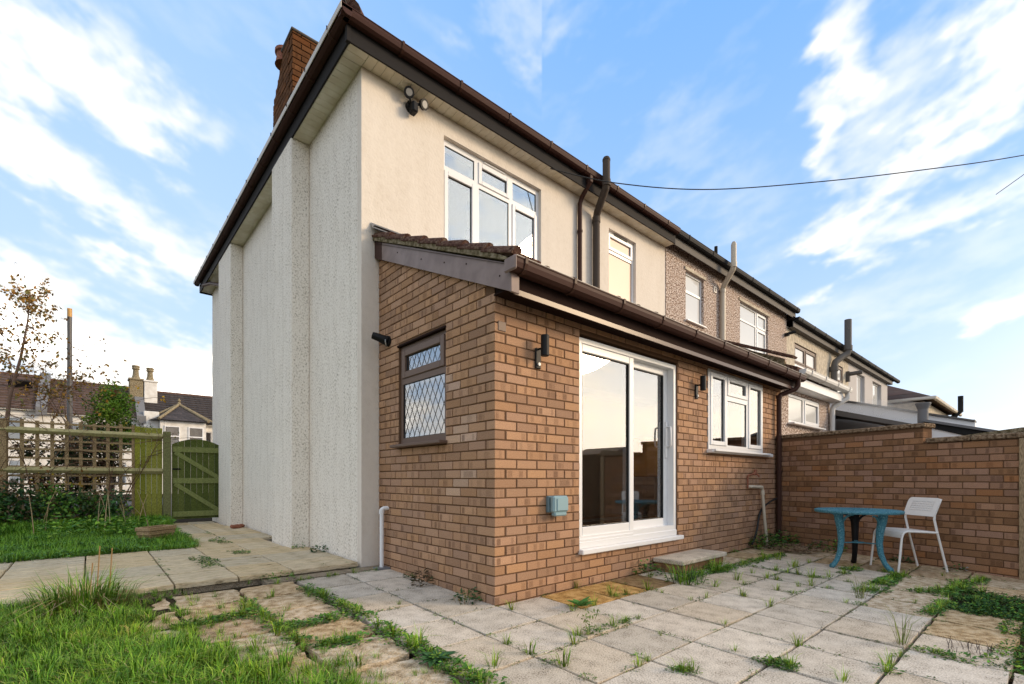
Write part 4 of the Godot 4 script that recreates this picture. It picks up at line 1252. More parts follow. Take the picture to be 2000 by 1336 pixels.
	b.prism(PackedVector2Array([Vector2(-1.93, 0), Vector2(1.9, 0), Vector2(1.9, 1.98), Vector2(0.0, 2.56), Vector2(-1.93, 2.95)]), -9.75, -9.55)
	part(e, "wall", b, M.white)
	b = MB.new()
	b.xf = Transform3D(Basis(Vector3.BACK, Vector3.UP, Vector3.LEFT), Vector3.ZERO)
	b.prism(PackedVector2Array([Vector2(-1.93, 2.956), Vector2(0.0, 2.566), Vector2(1.9, 1.986), Vector2(1.9, 2.02), Vector2(0.0, 2.60), Vector2(-1.93, 3.0)]), -9.80, -9.50)
	part(e, "capping", b, M.iron_pipe)
	b = MB.new()
	b.xf = Transform3D(Basis(Vector3.BACK, Vector3.UP, Vector3.LEFT), Vector3.ZERO)
	b.prism(PackedVector2Array([Vector2(-1.93, 2.62), Vector2(0.0, 2.31), Vector2(1.4, 1.86), Vector2(1.4, 1.80), Vector2(0.0, 2.2), Vector2(-1.93, 2.5)]), -9.5, -8.32)
	part(e, "slate_roof", b, M.iron_pipe)
	b = MB.new()
	b.box(v3(8.45, 0, 0.2), v3(9.5, 1.85, 0.4))
	part(e, "front_wall", b, M.pebble)
	b = MB.new()
	b.lathe([Vector2(0.0, 1.2), Vector2(0.075, 1.2), Vector2(0.075, 2.2), Vector2(0.11, 2.29), Vector2(0.11, 2.31), Vector2(0.0, 2.31)], v3(8.72, 0.0, 1.30), 14)
	one("flue_pipe", "stubby galvanised flue pipe with flared cap standing above the garden wall step", "flue", b, M.lead)
	# black roofed shed
	e = thing("black_roofed_shed", "shed with black sloping roof and white side behind the low end of the garden wall", "shed", v3(9, 0, 2))
	b = MB.new()
	b.xf = Transform3D(Basis(Vector3.BACK, Vector3.UP, Vector3.LEFT), Vector3.ZERO)
	b.prism(PackedVector2Array([Vector2(1.34, 0), Vector2(2.5, 0), Vector2(2.5, 1.45), Vector2(1.34, 1.88)]), -8.9, -8.6)
	part(e, "wall", b, M.white)
	b = MB.new()
	b.xf = Transform3D(Basis(Vector3.BACK, Vector3.UP, Vector3.LEFT), Vector3.ZERO)
	b.prism(PackedVector2Array([Vector2(1.33, 1.885), Vector2(2.55, 1.44), Vector2(2.55, 1.60), Vector2(1.33, 1.97)]), -11.0, -8.57)
	part(e, "roof", b, M.dark_gutter)
	b = MB.new()
	b.xf = Transform3D(Basis(Vector3.BACK, Vector3.UP, Vector3.LEFT), Vector3.ZERO)
	b.prism(PackedVector2Array([Vector2(1.31, 1.972), Vector2(2.58, 1.602), Vector2(2.58, 1.645), Vector2(1.31, 2.015)]), -11.0, -8.53)
	part(e, "roof_edge", b, M.lead)
	# brick roofed house at the end
	e = thing("red_roofed_house", "distant house end with red brown hipped roof and pale gutters", "house", v3(29, 0, -2))
	b = MB.new()
	b.box(v3(25.0, 0, -9), v3(33.0, 4.35, -0.9))
	part(e, "wall", b, M.cream)
	b = MB.new()
	b.quad(v3(24.7, 4.50, -0.6), v3(33.3, 4.50, -0.6), v3(30.5, 6.6, -4.8), v3(27.5, 6.6, -4.8))
	b.quad(v3(24.7, 4.5, -9.3), v3(24.7, 4.5, -0.6), v3(27.5, 6.6, -4.8), v3(27.5, 6.6, -6))
	b.quad(v3(33.3, 4.5, -0.6), v3(33.3, 4.5, -9.3), v3(30.5, 6.6, -6), v3(30.5, 6.6, -4.8))
	b.quad(v3(24.7, 4.49, -9.3), v3(33.3, 4.49, -9.3), v3(33.3, 4.49, -0.6), v3(24.7, 4.49, -0.6))
	part(e, "roof", b, M.roof_red)
	part(e, "gutter", gutter_run(v3(24.7, 4.5, -9.3), v3(24.7, 4.5, -0.5), Vector3.LEFT, 0.12, 0.12), M.white_old)
	part(e, "gutter", gutter_run(v3(24.6, 4.5, -0.6), v3(33.4, 4.5, -0.6), Vector3.BACK, 0.12, 0.12), M.cream_pipe)
	for k in 5: part(e, "gutter_bracket", gutter_clip(v3(25.2 + k * 1.6, 4.5, -0.6), Vector3.BACK, 0.13, 0.13), M.white_old)
	b = MB.new()
	b.tube([v3(31.5, 4.0, -0.8), v3(31.6, 4.4, -0.5), v3(31.8, 4.5, -0.4), v3(31.8, 5.3, -0.4)], 0.12, 8)
	part(e, "soil_pipe", b, M.dark_gutter)
	b = MB.new()
	b.cbox(v3(50.3, 0, -1.7), v3(50.8, 5.7, -1.3), 0.03)
	one("distant_stack", "pale distant stack on the skyline above the garden wall", "chimney", b, M.white_old)
	# steam
	var sm := thing("steam", "small drift of white steam over the lean-to roof behind the garden wall", "steam", v3(8.7, 2.2, 0.6))
	for q in [[v3(8.6, 2.28, 0.15), v3(0.5, 0.3, 0.6)], [v3(8.7, 2.30, 0.55), v3(0.6, 0.32, 0.7)], [v3(8.8, 2.22, 0.95), v3(0.5, 0.34, 0.8)]]:
		var f := FogVolume.new()
		f.name = numbered(sm, "puff")
		f.shape = RenderingServer.FOG_VOLUME_SHAPE_ELLIPSOID
		f.size = q[1]; f.position = q[0] - sm.position
		var fm := FogMaterial.new()
		fm.density = 0.8; fm.albedo = Color(0.95, 0.95, 0.95); fm.edge_fade = 0.6
		f.material = fm
		sm.add_child(f)

# ---------- garden wall ----------
func garden_wall() -> void:
	var a := v3(5.60, 0, 0.0); var z := v3(4.86, 0, 2.6)
	var u := (z - a).normalized()
	var n := Vector3.UP.cross(u) * -1.0
	if n.dot(v3(-1, 0, 0)) < 0.0: n = -n
	var L := (z - a).length()
	var t := thing("garden_wall", "brown brick garden wall with a step in its stone coping, behind table and chair", "wall", v3(5.2, 0, 1.3))
	var X := Transform3D(Basis(u, Vector3.UP, n), a)
	var step := 1.88
	var b := MB.new()
	b.xf = X
	b.plate(0.0, -0.2, L - 0.002, 1.385, -0.2, 0.0, [])
	b.plate(0.0, 1.385, step - 0.002, 1.575, -0.2, 0.0, [])
	part(t, "core", b, M.mortar)
	var list := []
	for j in range(-1, 21):
		var y := -0.05 + 0.075 * j + 0.012
		var end := L if y < 1.33 else step
		if y > 1.52: break
		lay(list, a, u, n, course(0.0, end, 0.215 if posmod(j, 2) == 0 else 0.1025, y, []))
	for e in list:
		if rng.randf() < 0.14: e.append(rng.randi() % 4 + 5)
	set_bricks(t, list, M.brick.map(func(m): 
		var d: StandardMaterial3D = m.duplicate()
		d.albedo_color = Color(m.albedo_color.r * 0.92, m.albedo_color.g * 0.91, m.albedo_color.b * 0.93)
		return d) + M.brick_old, 300)
	# coping stones
	var p := 0.0
	while p < step + 0.02:
		var l := minf(0.44, step + 0.03 - p)
		b = MB.new(); b.xf = X
		b.cbox(v3(p, 1.578, -0.23), v3(p + l - 0.006, 1.632 + rr(-0.002, 0.002), 0.028), 0.01)
		part(t, "coping_stone", b, M.coping)
		p += 0.44
	p = step
	while p < L + 0.1:
		b = MB.new(); b.xf = X
		var p1 := minf(p + 0.44, L + 0.14)
		b.cbox(v3(p + (0.003 if p > step + 0.1 else 0.03), 1.39, -0.23), v3(p1 - 0.006, 1.448 + rr(-0.002, 0.002), 0.030), 0.01)
		part(t, "coping_stone", b, M.coping)
		p += 0.44
	b = MB.new(); b.xf = X
	b.prism(PackedVector2Array([Vector2(L - 0.5, 1.452), Vector2(L + 0.12, 1.452), Vector2(L + 0.10, 1.50), Vector2(L - 0.0, 1.50)]), -0.18, -0.03)
	part(t, "mortar_fillet", b, M.bedding)
	# post and slatted fence that go on from the wall
	b = MB.new(); b.xf = X
	b.cbox(v3(L + 0.004, -0.15, -0.05), v3(L + 0.075, 1.385, 0.032), 0.004)
	one("fence_post", "tan square timber post at the end of the garden wall", "post", b, M.post_tan)
	var f := thing("slatted_fence", "dark overlapping slat fence at right edge beyond the tan post", "fence", z + u * 1.0)
	for k in 15:
		b = MB.new()
		b.xf = X * Transform3D(Basis(Vector3.RIGHT, -0.12), v3(0, -0.05 + k * 0.098, -0.03))
		b.cbox(v3(L + 0.078, 0, 0), v3(L + 1.9, 0.115, 0.012), 0.003)
		part(f, "slat", b, M.dark_slat)

# ---------- paving ----------
func slab_mesh(w: float, d: float, h: float, wear: float, seed_: int, tint := 1.0) -> ArrayMesh:
	var r := RandomNumberGenerator.new(); r.seed = seed_
	var b := MB.new()
	var N := 5
	var top := []
	for j in N + 1:
		var row := []
		for i in N + 1:
			var x := (float(i) / N - 0.5) * w; var z := (float(j) / N - 0.5) * d
			var y := r.randf_range(-1, 1) * wear * 0.25
			var edge := i == 0 or j == 0 or i == N or j == N
			if edge:
				x += r.randf_range(-1, 1) * wear; z += r.randf_range(-1, 1) * wear
				if wear > 0.008 and (i == 0 or i == N) and (j == 0 or j == N): x *= 0.97; z *= 0.96
				y = -wear * 0.2
			row.append(Vector3(x, y, z))
		top.append(row)
	for j in N:
		for i in N:
			b.quad(top[j + 1][i], top[j + 1][i + 1], top[j][i + 1], top[j][i])
	for k in N:
		for q in [[top[0][k + 1], top[0][k]], [top[N][k], top[N][k + 1]], [top[k][0], top[k + 1][0]], [top[k + 1][N], top[k][N]]]:
			var p0: Vector3 = q[0]; var p1: Vector3 = q[1]
			var e := 0.004 + wear * 0.4
			var m0 := Vector3(p0.x * (1 + e * 2), p0.y - e, p0.z * (1 + e * 2)); var m1 := Vector3(p1.x * (1 + e * 2), p1.y - e, p1.z * (1 + e * 2))
			b.quad(m0, m1, p1, p0)
			b.quad(Vector3(m0.x, -h, m0.z), Vector3(m1.x, -h, m1.z), m1, m0)
	return b.mesh()

func paving() -> void:
	var pat := Node3D.new()
	pat.name = "patio"; add_child(pat); pat.set_meta("kind", "structure")
	var fine := []; var worn := []
	for k in 6: fine.append(slab_mesh(0.438, 0.421, 0.05, 0.003, 100 + k))
	for k in 5: worn.append(slab_mesh(0.425, 0.40, 0.05, 0.016, 200 + k))
	var sandm := []
	for k in 4: sandm.append(slab_mesh(0.441, 0.422, 0.05, 0.006, 300 + k))
	for i in range(-5, 13):
		for j in range(-4, 11):
			var x := 0.46 * i + 0.23; var z := 0.03 + 0.443 * j + 0.2215
			if x > 0.0 and z < 0.0: continue
			# the garden wall bounds the patio on the right
			if x > 5.60 - 0.285 * z + 0.13: continue
			if x < -2.3 or (x < -1.0 and z < -1.75): continue
			var left := x < -0.92
			if left and x < -1.85 and (z > 0.0): continue
			# planted gaps
			if z > 2.24 and z < 2.7 and x > 2.62 and x < 3.75: continue
			if z > 2.7 and x > 1.2 and x < 3.3: continue
			var mesh: Mesh; var m: Material
			var sandy := (z < 0.46 and x > 3.2) or (x > 3.2 and x > 4.75 - 0.285 * z - 0.1) or (x > 2.5 and z > 1.9) or (x > 1.6 and z > 2.2 and rng.randf() < 0.6) or (z < 0.5 and x > 0.9 and rng.randf() < 0.1)
			if left:
				mesh = worn[rng.randi() % 5]; m = M.sand[rng.randi() % 6]
				x += 0.01 * (rng.randf() - 0.5) - 0.02
			elif sandy: mesh = sandm[rng.randi() % 4]; m = M.sand[rng.randi() % 6]
			else: mesh = fine[rng.randi() % 6]; m = M.con[rng.randi() % 10]
			if j == 0 and i >= 1 and i <= 3: m = M.gold if i < 3 else M.wet
			var o := put(pat, "slab", mesh, m)
			o.position = v3(x, gy(z) + rr(-0.004, 0.003), z)
			o.rotation = v3(0.025 + rr(-0.006, 0.006), rr(-0.008, 0.008) + (rr(-0.03, 0.03) if left else 0.0) + PI * (rng.randi() % 2), rr(-0.006, 0.006))
			if o.rotation.y > 1.0: o.rotation.x = -o.rotation.x
	# strip of rough concrete against the house
	var b := MB.new()
	b.box(v3(-1.15, -0.05, -1.94), v3(0.0, 0.046, -1.755))
	var cs := put(pat, "concrete_strip", b.mesh(), M.concrete)
	cs.position = Vector3.ZERO
	# raised walkway of riven planks-of-stone slabs along the side of the house and off to the left
	var wk := Node3D.new()
	wk.name = "walkway"; add_child(wk); wk.set_meta("kind", "structure")
	var base := MB.new()
	base.box(v3(-1.75, -0.1, -8.75), v3(-0.32, 0.055, -1.99))
	base.box(v3(-4.6, -0.1, -4.30), v3(-1.74, 0.054, -1.99))
	var wb := put(wk, "bed", base.mesh(), M.concrete)
	wb.position = Vector3.ZERO
	var lay_slab := func(x0: float, x1: float, z0: float, z1: float) -> void:
		var m := MB.new()
		m.box(v3(x0 + 0.007, 0.056, z0 + 0.007), v3(x1 - 0.007, 0.083, z1 - 0.007))
		# riven like planks: strips with narrow grooves between them
		var zz := z0 + 0.006
		while zz < z1 - 0.02:
			var ze := minf(zz + rr(0.09, 0.17), z1 - 0.006)
			if z1 - 0.006 - ze < 0.05: ze = z1 - 0.006
			m.cbox(v3(x0 + 0.006, 0.07, zz), v3(x1 - 0.006, 0.1 + rr(-0.004, 0.004), ze - 0.011), 0.006)
			zz = ze
		var o := put(wk, "slab", m.mesh(), M.walk[rng.randi() % 3])
		o.position = Vector3.ZERO
	for r in 11:
		var z1 := -1.96 - r * 0.605
		for c in [[-0.36, -0.87], [-0.87, -1.33], [-1.33, -1.80]]:
			if r > 3 and c[0] < -1.2: continue
			var xo: float = c[0]
			if xo > -0.4: xo = -0.22 if (z1 > -3.4 or (z1 < -4.4 and z1 > -7.0)) else -0.44
			lay_slab.call(c[1], xo, z1 - 0.605, z1)
	for c in 5:
		var x1 := -1.80 - c * 0.56
		for r in 4:
			var z1 := -1.96 - r * 0.605 - 0.02 * c
			lay_slab.call(x1 - 0.56, x1, z1 - 0.605, z1)
	# door step: slab on brick
	var s := thing("door_step", "low stone slab step on bricks under the sliding door", "step", v3(2.67, 0, 0.18))
	b = MB.new()
	b.cbox(v3(2.16, 0.088, 0.012), v3(3.14, 0.135, 0.36), 0.008)
	part(s, "slab", b, M.con[2])
	b = MB.new()
	b.box(v3(2.2, -0.06, 0.012), v3(3.1, 0.087, 0.325))
	part(s, "base", b, M.mortar)
	for j in 2:
		for q in course(0.0, 0.9, 0.215 if j == 0 else 0.1025, 0, []):
			var o := put(s, "brick", M.brick_mesh[rng.randi() % 48], M.brick_old[rng.randi() % 4])
			o.transform = Transform3D(Basis(Vector3.RIGHT * q[1] / 0.215, Vector3.UP, Vector3.BACK), v3(2.2 + q[0], -0.055 + j * 0.072, 0.328) - s.position)
		for q in course(0.0, 0.31, 0.1025 if j == 0 else 0.215, 0, []):
			var o := put(s, "brick", M.brick_mesh[rng.randi() % 48], M.brick_old[rng.randi() % 4])
			o.transform = Transform3D(Basis(Vector3.BACK * q[1] / 0.215, Vector3.UP, Vector3.LEFT), v3(2.197, -0.055 + j * 0.072, 0.014 + q[0]) - s.position)

# ---------- gate and fence ----------
func gate_and_fence() -> void:
	var z := -8.80
	var g := thing("garden_gate", "green stained boarded gate with arched top and Z bracing beside the house", "gate", v3(-0.7, 0.1, z))
	var x0 := -1.10; var x1 := -0.26
	for k in 8:
		var a := x0 + (x1 - x0) * k / 8.0; var c := x0 + (x1 - x0) * (k + 1) / 8.0
		var arch := func(x: float) -> float: return 1.66 + 0.12 * (1.0 - pow((x - (x0 + x1) / 2.0) / 0.42, 2.0))
		var b := MB.new()
		b.xf = Transform3D(Basis.IDENTITY, v3(0, 0, z))
		b.prism(PackedVector2Array([Vector2(a + 0.002, 0.16), Vector2(c - 0.002, 0.16), Vector2(c - 0.002, arch.call(c)), Vector2((a + c) / 2, arch.call((a + c) / 2)), Vector2(a + 0.002, arch.call(a))]), -0.02, 0.0 + rr(-0.001, 0.002))
		part(g, "board", b, M.gate[rng.randi() % 3])
	for y in [0.26, 0.93, 1.56]:
		var b := MB.new()
		b.cbox(v3(x0 + 0.01, y - 0.055, z + 0.003), v3(x1 - 0.01, y + 0.055, z + 0.032), 0.005)
		part(g, "rail", b, M.gate_rail)
	for q in [[x0 + 0.05, 1.50, x1 - 0.03, 0.99], [x0 + 0.05, 0.87, x1 - 0.05, 0.32]]:
		var b := MB.new()
		b.bar(v3(q[0], q[1], z + 0.017), v3(q[2], q[3], z + 0.017), 0.026, 0.085, 0.004)
		part(g, "brace", b, M.gate_rail)
	var b := MB.new()
	b.cbox(v3(x0 + 0.01, 1.15, z + 0.004), v3(x0 + 0.14, 1.18, z + 0.02), 0.004)
	b.tube([v3(x0 + 0.03, 1.165, z + 0.02), v3(x0 + 0.15, 1.165, z + 0.035)], 0.008, 6)
	part(g, "latch", b, M.black)
	b = MB.new()
	b.cbox(v3(-1.245, 0.0, z - 0.02), v3(-1.125, 1.90, z + 0.09), 0.008)
	one("gate_post", "thick green brown post between the gate and the trellis fence", "post", b, M.post_green)
	b = MB.new()
	b.cbox(v3(-1.122, 0.1, z - 0.01), v3(-1.108, 1.66, z + 0.04), 0.003)
	one("gate_stop", "thin pale strip up the latch side of the green gate", "trim", b, M.white_old)
	var f := thing("trellis_fence", "weathered trellis fence with two long rails and a few green boards by the gate", "fence", v3(-2.6, 0.1, z))
	for k in 5:
		b = MB.new()
		b.cbox(v3(-1.68 + k * 0.086, 0.2, z - 0.03), v3(-1.598 + k * 0.086, 1.97 + rr(-0.01, 0.01), z - 0.012), 0.003)
		part(f, "board", b, M.panel[rng.randi() % 3])
	for y in [1.12, 1.80]:
		b = MB.new()
		b.xf = Transform3D(Basis(Vector3.RIGHT, PI / 4), v3(0, y, z + 0.015))
		b.cbox(v3(-3.60, -0.042, -0.042), v3(-1.25, 0.042, 0.042), 0.006)
		b.cbox(v3(-5.9, -0.042, -0.042), v3(-3.604, 0.042, 0.042), 0.006)
		part(f, "rail", b, M.rail)
	for k in 23:
		b = MB.new()
		var x := -1.70 - k * 0.187
		b.cbox(v3(x - 0.026, 0.3, z - 0.045), v3(x + 0.026, 1.99 + rr(-0.01, 0.01), z - 0.03), 0.002)
		part(f, "upright_lath", b, M.lath)
	for k in 11:
		b = MB.new()
		var y := 0.42 + k * 0.152
		b.cbox(v3(-5.85, y - 0.018, z - 0.029), v3(-1.69, y + 0.018, z - 0.018), 0.002)
		part(f, "cross_lath", b, M.lath)
	for x in [-3.42, -5.6]:
		b = MB.new()
		b.cbox(v3(x - 0.05, 0, z - 0.05), v3(x + 0.05, 1.98, z - 0.048 + 0.10), 0.006)
		part(f, "post", b, M.lath)

# ---------- terrace across the road ----------
func terrace() -> void:
	var z0 := -36.0; var zr := -39.2
	var info := [
		[-13.0, -8.9, "roof_red", "leftmost red brown tiled terrace house across the road", 5.0],
		[-8.9, -4.2, "roof_red", "red brown tiled terrace house with a skylight across the road", 4.95],
		[-4.2, 0.35, "roof_red", "dark red tiled terrace house behind the lamp post across the road", 4.82],
		[0.35, 4.9, "roof_black", "black tiled terrace house with small hipped bay roof behind the gate", 4.70],
		[4.9, 9.4, "roof_black", "black tiled terrace house hidden mostly by the cream house", 4.65]]
	for k in info.size():
		var q: Array = info[k]
		var x0: float = q[0]; var x1: float = q[1]; var y: float = q[4]
		var t := thing("terrace_house", q[3], "house", v3((x0 + x1) / 2, 0, -39))
		var b := MB.new()
		b.xf = Transform3D(Basis.IDENTITY, v3(0, 0, z0))
		var wl: float = x1 - x0
		var holes := []
		for w in [[0.8, 2.0], [2.5, 3.7]]: holes.append([x0 + w[0], y - 1.85, x0 + w[1], y - 0.45])
		for w in [[0.8, 2.0], [2.7, 3.6]]: holes.append([x0 + w[0], y - 4.3, x0 + w[1], y - 2.9])
		b.plate(x0, -1, x1, y, -0.3, 0, holes)
		part(t, "wall", b, M.white_render)
		b = MB.new()
		b.box(v3(x0, -1, zr - 3.2), v3(x1, y, zr - 3.0))
		part(t, "back_wall", b, M.white_render)
		for h in holes:
			window(t, "window", v3(h[0], h[1], z0 - 0.05), Vector3.RIGHT, h[2] - h[0], h[3] - h[1], [[0.06, 0.06, (h[2] - h[0]) / 2 - 0.03, h[3] - h[1] - 0.06, false], [(h[2] - h[0]) / 2 + 0.03, 0.06, h[2] - h[0] - 0.06, h[3] - h[1] - 0.06, false]], M.white, M.glass, 0.08, "", false)
		b = MB.new()
		b.box(v3(x0, y - 0.08, z0), v3(x1, y + 0.03, z0 + 0.25))
		part(t, "eaves_board", b, M.white_old)
		# roof with uv so that the tile rows run along it
		b = MB.new()
		var rise := 2.4
		var lx := wl / 2.4; var ly := 1.75
		b.quad(v3(x0, y, z0 + 0.3), v3(x1, y, z0 + 0.3), v3(x1, y + rise, zr), v3(x0, y + rise, zr), Vector2(0, 0), Vector2(lx, ly))
		b.quad(v3(x1, y, zr - 3.3), v3(x0, y, zr - 3.3), v3(x0, y + rise, zr), v3(x1, y + rise, zr), Vector2(0, 0), Vector2(lx, ly))
		b.poly([v3(x0 + 0.01, y, zr - 3.2), v3(x0 + 0.01, y, z0 + 0.2), v3(x0 + 0.01, y + rise - 0.05, zr)])
		b.poly([v3(x1 - 0.01, y, z0 + 0.2), v3(x1 - 0.01, y, zr - 3.2), v3(x1 - 0.01, y + rise - 0.05, zr)])
		var rf := part(t, "roof", b, M[q[2]])
		# lapped tile rows as real steps
		b = MB.new()
		for r in 13:
			var s0 := r / 13.0; var s1 := (r + 1) / 13.0
			var ya := y + rise * s0; var za := z0 + 0.3 + (zr - z0 - 0.3) * s0
			var yb := y + rise * s1; var zb := z0 + 0.3 + (zr - z0 - 0.3) * s1
			b.quad(v3(x0 + 0.02, ya + 0.075, za + 0.04), v3(x1 - 0.02, ya + 0.075, za + 0.04), v3(x1 - 0.02, yb + 0.02, zb), v3(x0 + 0.02, yb + 0.02, zb), Vector2(0, s0 * ly), Vector2(lx, s1 * ly))
			b.quad(v3(x0 + 0.02, ya + 0.0, za + 0.04), v3(x1 - 0.02, ya + 0.0, za + 0.04), v3(x1 - 0.02, ya + 0.075, za + 0.04), v3(x0 + 0.02, ya + 0.075, za + 0.04), Vector2(0, 0), Vector2(lx, 0.02))
		var rows := part(rf, "tile_rows", b, M[q[2]])
		rows.set_meta("kind", "stuff")
		b = MB.new()
		for s in int(wl / 0.4):
			b.tube([v3(x0 + s * 0.4, y + rise - 0.02, zr), v3(x0 + s * 0.4 + 0.41, y + rise - 0.035, zr)], 0.13, 8)
		part(rf, "ridge_tiles", b, M.tile)
		if k == 1:
			b = MB.new()
			b.xf = Transform3D(Basis(Vector3.RIGHT, -atan2(rise, 3.5) + PI / 2 - PI / 2), v3(x0 + 3.0, y + 1.50, z0 - 1.60))
			b.cbox(v3(0, -0.02, -0.5), v3(1.0, 0.10, 0.5), 0.02)
			var sk := part(rf, "skylight", b, M.fascia)
			b.v.clear(); b.n.clear(); b.uv.clear(); b.c.clear(); b.ix.clear()
			b.cbox(v3(0.1, 0.101, -0.4), v3(0.9, 0.11, 0.4), 0.003)
			part(sk, "pane", b, M.glass_far)
		if k < 3:
			# raised party wall with lead over it
			b = MB.new()
			b.xf = Transform3D(Basis(Vector3.BACK, Vector3.UP, Vector3.LEFT), Vector3.ZERO)
			b.prism(PackedVector2Array([Vector2(z0 + 0.45, y - 0.3), Vector2(z0 + 0.45, y + 0.15), Vector2(zr, y + rise + 0.3), Vector2(zr, y + rise - 0.3)]), -x1 - 0.02, -x1 + 0.45)
			part(t, "party_wall", b, M.lead)
		if k == 2:
			for c in [[x1 - 0.35, M.bedding, 0.0], [x1 + 0.42, M.white_render, -0.04]]:
				b = MB.new()
				var cx: float = c[0]
				b.cbox(v3(cx - 0.36, y + 0.9, zr + 0.6), v3(cx + 0.36, y + rise + 0.35 + c[2], zr + 1.5), 0.03)
				b.cbox(v3(cx - 0.42, y + rise + 0.35 + c[2], zr + 0.54), v3(cx + 0.42, y + rise + 0.47 + c[2], zr + 1.56), 0.03)
				var ch := part(t, "chimney", b, c[1])
				b = MB.new()
				b.lathe([Vector2(0.26, 0), Vector2(0.20, 0.18), Vector2(0.17, 0.3), Vector2(0.15, 0.62), Vector2(0.22, 0.68), Vector2(0.20, 0.78), Vector2(0.23, 0.86), Vector2(0.2, 0.92), Vector2(0.0, 0.9)], v3(cx, y + rise + 0.47 + c[2], zr + 1.05), 14)
				part(ch, "chimney_pot", b, M.bedding)
			b = MB.new()
			b.cbox(v3(x1 - 0.1, y - 0.9, z0 + 0.1), v3(x1 + 0.7, y + 0.5, z0 + 0.4), 0.03)
			part(t, "kneeler", b, M.white_render)
		if k == 3:
			# small hipped roof over the bay, with a finial
			b = MB.new()
			var cx := x0 + 1.95; var top := v3(cx, y + 1.38, z0 - 1.2)
			b.tri(v3(cx - 1.35, y + 0.06, z0 + 1.3), v3(cx + 1.35, y + 0.06, z0 + 1.3), top)
			b.tri(v3(cx - 1.9, y + 0.06, z0 + 0.2), v3(cx - 1.35, y + 0.06, z0 + 1.3), top)
			b.tri(v3(cx + 1.35, y + 0.06, z0 + 1.3), v3(cx + 1.9, y + 0.06, z0 + 0.2), top)
			b.poly([v3(cx - 1.9, y + 0.05, z0), v3(cx + 1.9, y + 0.05, z0), v3(cx + 1.35, y + 0.05, z0 + 1.3), v3(cx - 1.35, y + 0.05, z0 + 1.3)])
			var br := part(t, "bay_roof", b, M.roof_black)
			b = MB.new()
			for s in [-1.0, 1.0]:
				b.tube([top + v3(0, 0.03, 0), v3(cx + s * 1.35, y + 0.1, z0 + 1.3)], 0.09, 8)
				b.tube([top + v3(0, 0.03, 0), v3(cx + s * 1.9, y + 0.1, z0 + 0.2)], 0.09, 8)
			part(br, "hip_tiles", b, M.bedding)
			b = MB.new()
			b.lathe([Vector2(0.16, 0), Vector2(0.1, 0.12), Vector2(0.05, 0.2), Vector2(0.11, 0.28), Vector2(0.04, 0.4), Vector2(0, 0.5)], top, 10)
			part(br, "finial", b, M.bedding)
			b = MB.new()
			b.box(v3(cx - 1.25, -1, z0 + 0.001), v3(cx + 1.25, y + 0.04, z0 + 1.0))
			var bw := part(t, "bay", b, M.white_render)
			for xx in [-1.05, 0.25]:
				window(bw, "window", v3(cx + xx, y - 1.6, z0 + 1.05), Vector3.RIGHT, 0.85, 1.3, [[0.07, 0.07, 0.78, 0.6, false], [0.07, 0.68, 0.78, 1.23, false]], M.white, M.glass, 0.06, "", false)
	# lamp post
	var l := thing("lamp_post", "tall dark street lamp post with low sunlight painted orange on its top, left of the house", "lamp post", v3(-2.81, 0, -18))
	var b := MB.new()
	b.tube([v3(-2.81, 0, -18), v3(-2.81, 1.4, -18)], 0.10, 12)
	b.tube([v3(-2.81, 1.4, -18), v3(-2.81, 6.15, -18)], [0.075, 0.06], 12)
	part(l, "column", b, M.lamp_post)
	b = MB.new()
	b.tube([v3(-2.81, 6.15, -18), v3(-2.81, 6.40, -18)], 0.062, 12)
	b.cbox(v3(-2.87, 6.38, -18.05), v3(-2.75, 6.42, -17.95), 0.01)
	part(l, "sunlit_post_top", b, M.lamp_top_sunlit)

